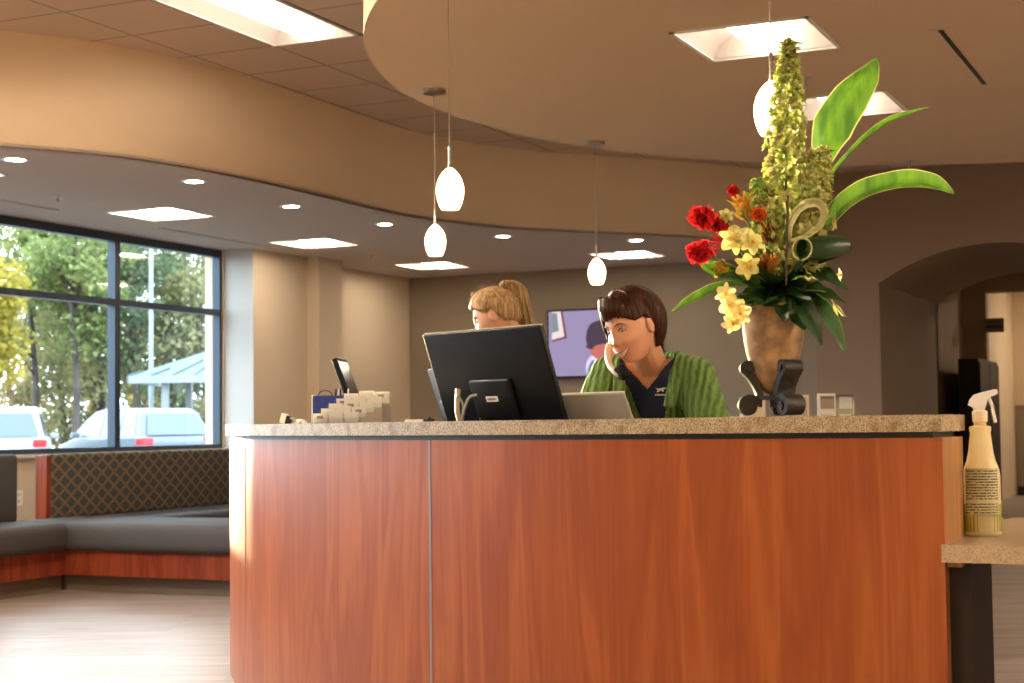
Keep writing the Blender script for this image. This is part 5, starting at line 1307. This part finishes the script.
# ------------------------------------------------------------------ outside
b = MB(); b.box(-60, 110, 8.93, 140, -.3, -.12); struct(b.build('ground_outside', pbr('asphalt', (.11, .11, .11), .9, var=.2, vscale=2)))
gpx = at(80, 430, 46)
def car(loc, rz, paint, kind, label):
    r = thing('parked_car', label, 'car', loc, rz)   # local +x forward
    L, Wd, H = (4.6, 1.85, 1.76) if kind == 'suv' else (5.0, 1.95, 1.72)
    pf = [(-L/2, .45), (-L/2+.02, .95), (-L/2+.10, 1.02), (L/2-1.15, 1.0), (L/2-.25, .82), (L/2, .6), (L/2, .4), (L/2-.1, .28), (-L/2+.1, .28)] if kind == 'suv' else [(-L/2, .45), (-L/2-.02, .9), (-L/2+.08, 1.03), (L/2-1.2, .98), (L/2-.3, .80), (L/2, .58), (L/2, .4), (L/2-.1, .25), (-L/2+.1, .25)]
    def ext(poly, w0, w1=None, zlo=0, zhi=1):
        n = len(poly); tr_ = tessellate_polygon([[Vector((p[0], p[1], 0)) for p in poly]])
        def wy(z): return w0 if w1 is None else w0+(w1-w0)*(z-zlo)/(zhi-zlo)
        return [(p[0], -wy(p[1]), p[1]) for p in poly]+[(p[0], wy(p[1]), p[1]) for p in poly], [tuple(t) for t in tr_]+[tuple(i+n for i in t) for t in tr_]+[(i, (i+1) % n, (i+1) % n+n, i+n) for i in range(n)]
    b = MB(); b.add(*ext(pf, Wd/2)); 
    gh = [(-L/2+.08, .98), (-L/2+.30, H-.10), (-L/2+.55, H-.01), (.2, H), (.55, H-.08), (L/2-1.25, .98)] if kind == 'suv' else [(-L/2+.06, .98), (-L/2+.45, H-.12), (-L/2+.8, H-.02), (-.1, H), (.5, H-.07), (1.0, H-.30), (L/2-.95, .96)]
    b.add(*ext(gh, Wd/2-.03, Wd/2-.24, .98, H))
    ob = b.build('car_body', paint, r, smooth=True); bv = ob.modifiers.new('b', 'BEVEL'); bv.width = .05; bv.segments = 3; bv.limit_method = 'ANGLE'
    dk_ = pbr('car_glass', (.06, .09, .12), .08, spec=.8) if 'car_glass' not in bpy.data.materials else bpy.data.materials['car_glass']
    def wyz(z, e=.012): return Wd/2-.03-(.21)*(z-.98)/(H-.98)+e
    for s in (-1, 1):
        for x0, x1 in ((-L/2+.45, -L/2+1.25), (-L/2+1.33, -L/2+2.3), (-L/2+2.38, L/2-1.7)):
            b = MB(); z0, z1 = 1.03, H-.16
            xa = x0+.18 if x0 == -L/2+.45 else x0; xb = x1-.35 if x1 == L/2-1.7 else x1
            b.add([(x0, s*wyz(z0), z0), (x1, s*wyz(z0), z0), (xb, s*wyz(z1), z1), (xa, s*wyz(z1), z1)], [(0, 1, 2, 3)]); b.build('side_window', dk_, r)
    b = MB(); xr0, xr1 = (-L/2+.075, -L/2+.26) if kind == 'suv' else (-L/2+.06, -L/2+.39)
    b.add([(xr0-.01, -Wd/2+.16, 1.05), (xr0-.01, Wd/2-.16, 1.05), (xr1-.01, Wd/2-.33, H-.16), (xr1-.01, -Wd/2+.33, H-.16)], [(0, 1, 2, 3)]); b.build('rear_window', dk_, r)
    b = MB(); b.add([(L/2-1.24, -Wd/2+.15, 1.03), (L/2-1.24, Wd/2-.15, 1.03), (.62, Wd/2-.3, H-.13), (.62, -Wd/2+.3, H-.13)], [(0, 1, 2, 3)]); b.build('windscreen', dk_, r)
    red = bpy.data.materials.get('tail_lamp') or pbr('tail_lamp', (.6, .01, .02), .25)
    for s in (-1, 1):
        b = MB(); b.box(-L/2-.03, -L/2+.32, s*(Wd/2-.14)-.155, s*(Wd/2-.14)+.155, .80, .98, bev=.03); b.build('tail_light', red, r)
        b = MB(); b.box(.95, 1.1, s*(Wd/2+.1)-.1, s*(Wd/2+.1)+.1, .98, 1.12, bev=.03); b.build('side_mirror', paint, r)
    b = MB(); b.box(-L/2-.035, -L/2+.02, -.26, .26, .60, .76); b.build('number_plate', M['sill'], r)
    b = MB(); b.box(-L/2-.06, -L/2+.1, -Wd/2+.05, Wd/2-.05, .30, .5, bev=.03); b.build('bumper', pbr('bumper_grey', (.2, .2, .22), .6) if 'bumper_grey' not in bpy.data.materials else bpy.data.materials['bumper_grey'], r)
    for x in (-L/2+.85, L/2-.9):
        for s in (-1, 1):
            b = MB(); b.T = Matrix.Translation((x, s*(Wd/2-.1), .22)) @ Matrix.Rotation(radians(90), 4, 'X'); b.lathe([(0, -.12), (.2, -.12), (.33, -.10), (.345, 0), (.33, .10), (.2, .12), (0, .12)], 24); b.build('wheel', M['black'], r)
    return r
wp = at(10, 430, 39); wp.z = -.12
hd = dirw(-.25, .97); car(wp, atan2(hd.y, hd.x), pbr('white_car_paint', (.34, .355, .37), .3), 'suv', 'white car seen from behind through the lower left window pane')
vp = at(132, 430, 40.5); vp.z = -.12
hd = dirw(-.64, .77); car(vp, atan2(hd.y, hd.x), pbr('silver_car_paint', (.12, .145, .18), .3), 'van', 'silver-blue people carrier with red tail lights seen through the window')
# shelter with a metal roof
sh = at(190, 400, 45); sh.z = -.12
r = thing('picnic_shelter', 'open shelter with a grey-green metal roof beyond the parked cars', 'shelter', sh, radians(-65.2))
x0 = -1.30; x1 = 4.6; ze = 2.62; b = MB(); xr = .3
apx = (1.65, 0, 3.75)
cs = [(x0, -1.9, ze), (x1, -1.9, ze), (x1, 1.9, ze), (x0, 1.9, ze)]
b.add(cs+[apx], [(0, 1, 4), (1, 2, 4), (2, 3, 4), (3, 0, 4), (3, 2, 1, 0)]); mr = b.build('metal_roof', pbr('patina_metal', (.09, .13, .13), .6), r)
b = MB()
for k in range(11):
    t = k/10; e = Vector(cs[0]).lerp(Vector(cs[1]), t); b.tube([e+UPV*.02, e.lerp(Vector(apx), .92 if abs(t-.5) < .12 else max(.12, 1-abs(t-.5)*2.0))+UPV*.02], .025, 4)
b.build('roof_seams', pbr('roof_seam', (.06, .09, .09), .5), mr)
b = MB(); b.box(x0-.02, x1+.02, -1.95, -1.88, ze-.18, ze+.02); b.box(x0-.02, x0+.05, -1.95, 1.95, ze-.18, ze+.02); b.build('fascia_board', pbr('pale_fascia', (.22, .25, .27), .6), r)
for x in (x0+.95, x1-.6):
    for y in (-1.6, 1.6): b = MB(); b.box(x-.09, x+.09, y-.09, y+.09, 0, ze); b.build('post', pbr('pale_post', (.2, .22, .22), .6) if 'pale_post' not in bpy.data.materials else bpy.data.materials['pale_post'], r)
lp = at(151, 400, 47); lp.z = -.12
r = thing('lamp_post', 'tall pale metal lamp post behind the parked car', 'lamp post', lp, 0)
b = MB(); b.tube([(0, 0, 0), (0, 0, 7.2)], [.075, .06], 12); b.build('pole', pbr('galvanised', (.22, .25, .28), .5), r); b = MB(); b.box(-.15, .55, -.15, .15, 7.2, 7.35, bev=.03); b.build('lamp_head', M['sill'], r)
bark = pbr('bark', (.07, .055, .045), .9, var=.4, vscale=3)
def leafm(n, c, c2): return leafy(n, c, c2, .45, .7, .9)
LM = {'g': leafm('foliage_green', (0.127, 0.176, 0.057), (0.281, 0.316, 0.099)), 'y': leafm('foliage_yellow', (0.322, 0.250, 0.026), (0.390, 0.322, 0.052)), 'o': leafm('foliage_olive', (0.189, 0.197, 0.084), (0.323, 0.302, 0.140)), 'd': leafm('foliage_dark', (0.063, 0.099, 0.057), (0.154, 0.189, 0.092)), 't': leafm('foliage_tan', (0.239, 0.182, 0.084), (0.351, 0.281, 0.140))}
def tree(px, d, h, rad, mat, label, n=2200, z0=1.2, seed=0, ls=.115):
    n = int(n*1.7)
    random.seed(seed); p = at(px, 420, d); p.z = -.12
    r = thing('tree', label, 'tree', p, 0, 'trees beyond the parked cars')
    b = MB(); b.tube(cr([(0, 0, 0), (.15, .05, h*.3), (-.1, .1, h*.6), (.05, 0, h*.92)], 5), [.17-.009*i for i in range(16)], 8)
    cl = []
    for k in range(16):
        a = random.random()*6.28; z = z0+(h-z0)*random.random()**.8; rr = rad*sqrt(random.random())*(1-.35*abs((z-z0)/(h-z0)-.45)*2)
        c = Vector((rr*cos(a), rr*sin(a), z)); cl.append((c, random.uniform(.6, 1.25)))
        b.tube([(0, 0, max(.8, z-1.2)), c*.6+Vector((0, 0, z*.36)), c], [.05, .03, .012], 5)
    b.build('trunk', bark, r, smooth='all')
    b = MB()
    for i in range(n):
        c, s = cl[i % len(cl)]; v = rnd()
        while v.length > 1: v = rnd()
        p_ = c+Vector((v.x*s*1.15, v.y*s*1.15, v.z*s*.85)); a = rnd().normalized(); bb = a.cross(rnd()).normalized(); l_ = ls*random.uniform(.6, 1.4)
        b.v += [p_-a*l_, p_+bb*l_*.6, p_+a*l_, p_-bb*l_*.6]; o = len(b.v)-4; b.f.append((o, o+1, o+2, o+3)); b.mi.append(0)
    b.build('foliage', LM[mat], r, fixn=False)
TR = [(-12, 55, 6.4, .5, 'y', 'bright yellow autumn tree at the left edge of the window', 2600, 3.2),
      (34, 60, 9.5, 1.9, 'g', 'green tree behind the white car, filling the upper left pane', 2600, 3.4),
      (28, 66, 8.0, 2.3, 't', 'tan bare-looking tree low behind the white car', 2000, 1.0),
      (75, 58, 9.5, 1.8, 'g', 'green tree in the middle of the left pane', 2600, 4.4),
      (62, 64, 6.0, 2.1, 'o', 'olive bushy tree below the green ones in the left pane', 2400, .8),
      (100, 62, 9.0, 1.9, 'o', 'olive tree left of the window mullion', 2500, 2.0),
      (92, 70, 6.0, 2.4, 'd', 'dark low tree behind the silver car', 2400, .4),
      (135, 60, 9.5, 1.8, 'd', 'dark green tree right of the window mullion', 2600, 2.5),
      (170, 64, 10.0, 2.0, 'd', 'dark tree behind the lamp post', 2600, 2.0),
      (160, 70, 6.0, 2.4, 't', 'tan undergrowth tree behind the shelter post', 2200, .4),
      (204, 62, 9.5, 1.9, 'o', 'olive tree at the right end of the window', 2400, 1.5),
      (225, 70, 7.0, 2.4, 'd', 'dark tree behind the shelter roof', 2400, .6),
      (130, 74, 7.5, 2.8, 'g', 'farther green tree seen between the nearer ones', 2600, .5),
      (10, 74, 7.5, 2.8, 'o', 'farther olive tree at the far left', 2400, .5)]
for i, t in enumerate(TR): tree(t[0], t[1], t[2], t[3], t[4], t[5], t[6], t[7], seed=50+i)

# ------------------------------------------------------------------ light
w = bpy.data.worlds.new('sky'); sc.world = w; w.use_nodes = True; t = w.node_tree; bg = t.nodes['Background']
bg.inputs['Color'].default_value = (.72, .86, 1.0, 1); bg.inputs['Strength'].default_value = 6.0
L_ = Vector((.93, 1, .072)).normalized()
s = bpy.data.lights.new('sun', 'SUN'); s.energy = 18; s.angle = radians(.8); s.color = (1, .74, .42)
so = bpy.data.objects.new('sun', s); so.rotation_euler = L_.to_track_quat('Z', 'Y').to_euler(); COL.objects.link(so)

# ------------------------------------------------------------------ camera
cam = bpy.data.cameras.new('camera'); co = bpy.data.objects.new('camera', cam); COL.objects.link(co); sc.camera = co
cam.sensor_width = 36; cam.lens = 36*F/1024; cam.clip_end = 400; cam.clip_start = .05
fw = c2w(0, cos(PIT), sin(PIT)); up0 = c2w(0, -sin(PIT), cos(PIT)); rt0 = c2w(1, 0, 0)
c_, s_ = cos(ROL), sin(ROL)
Xc = rt0*c_-up0*s_; Yc = rt0*s_+up0*c_; Zc = -fw
co.matrix_world = Matrix.Translation((0, 0, HC)) @ Matrix((Xc, Yc, Zc)).transposed().to_4x4()
cam.dof.use_dof = True; cam.dof.focus_distance = 4.4; cam.dof.aperture_fstop = 7.1
sc.view_settings.view_transform = 'Standard'; sc.view_settings.look = 'None'; sc.view_settings.gamma = 1; sc.view_settings.use_curve_mapping = False
sc.view_settings.exposure = .62
sc.cycles.use_denoising = True
sc.cycles.max_bounces = 8; sc.cycles.transparent_max_bounces = 16; sc.cycles.caustics_reflective = False; sc.cycles.caustics_refractive = False
sc.cycles.sample_clamp_indirect = 8
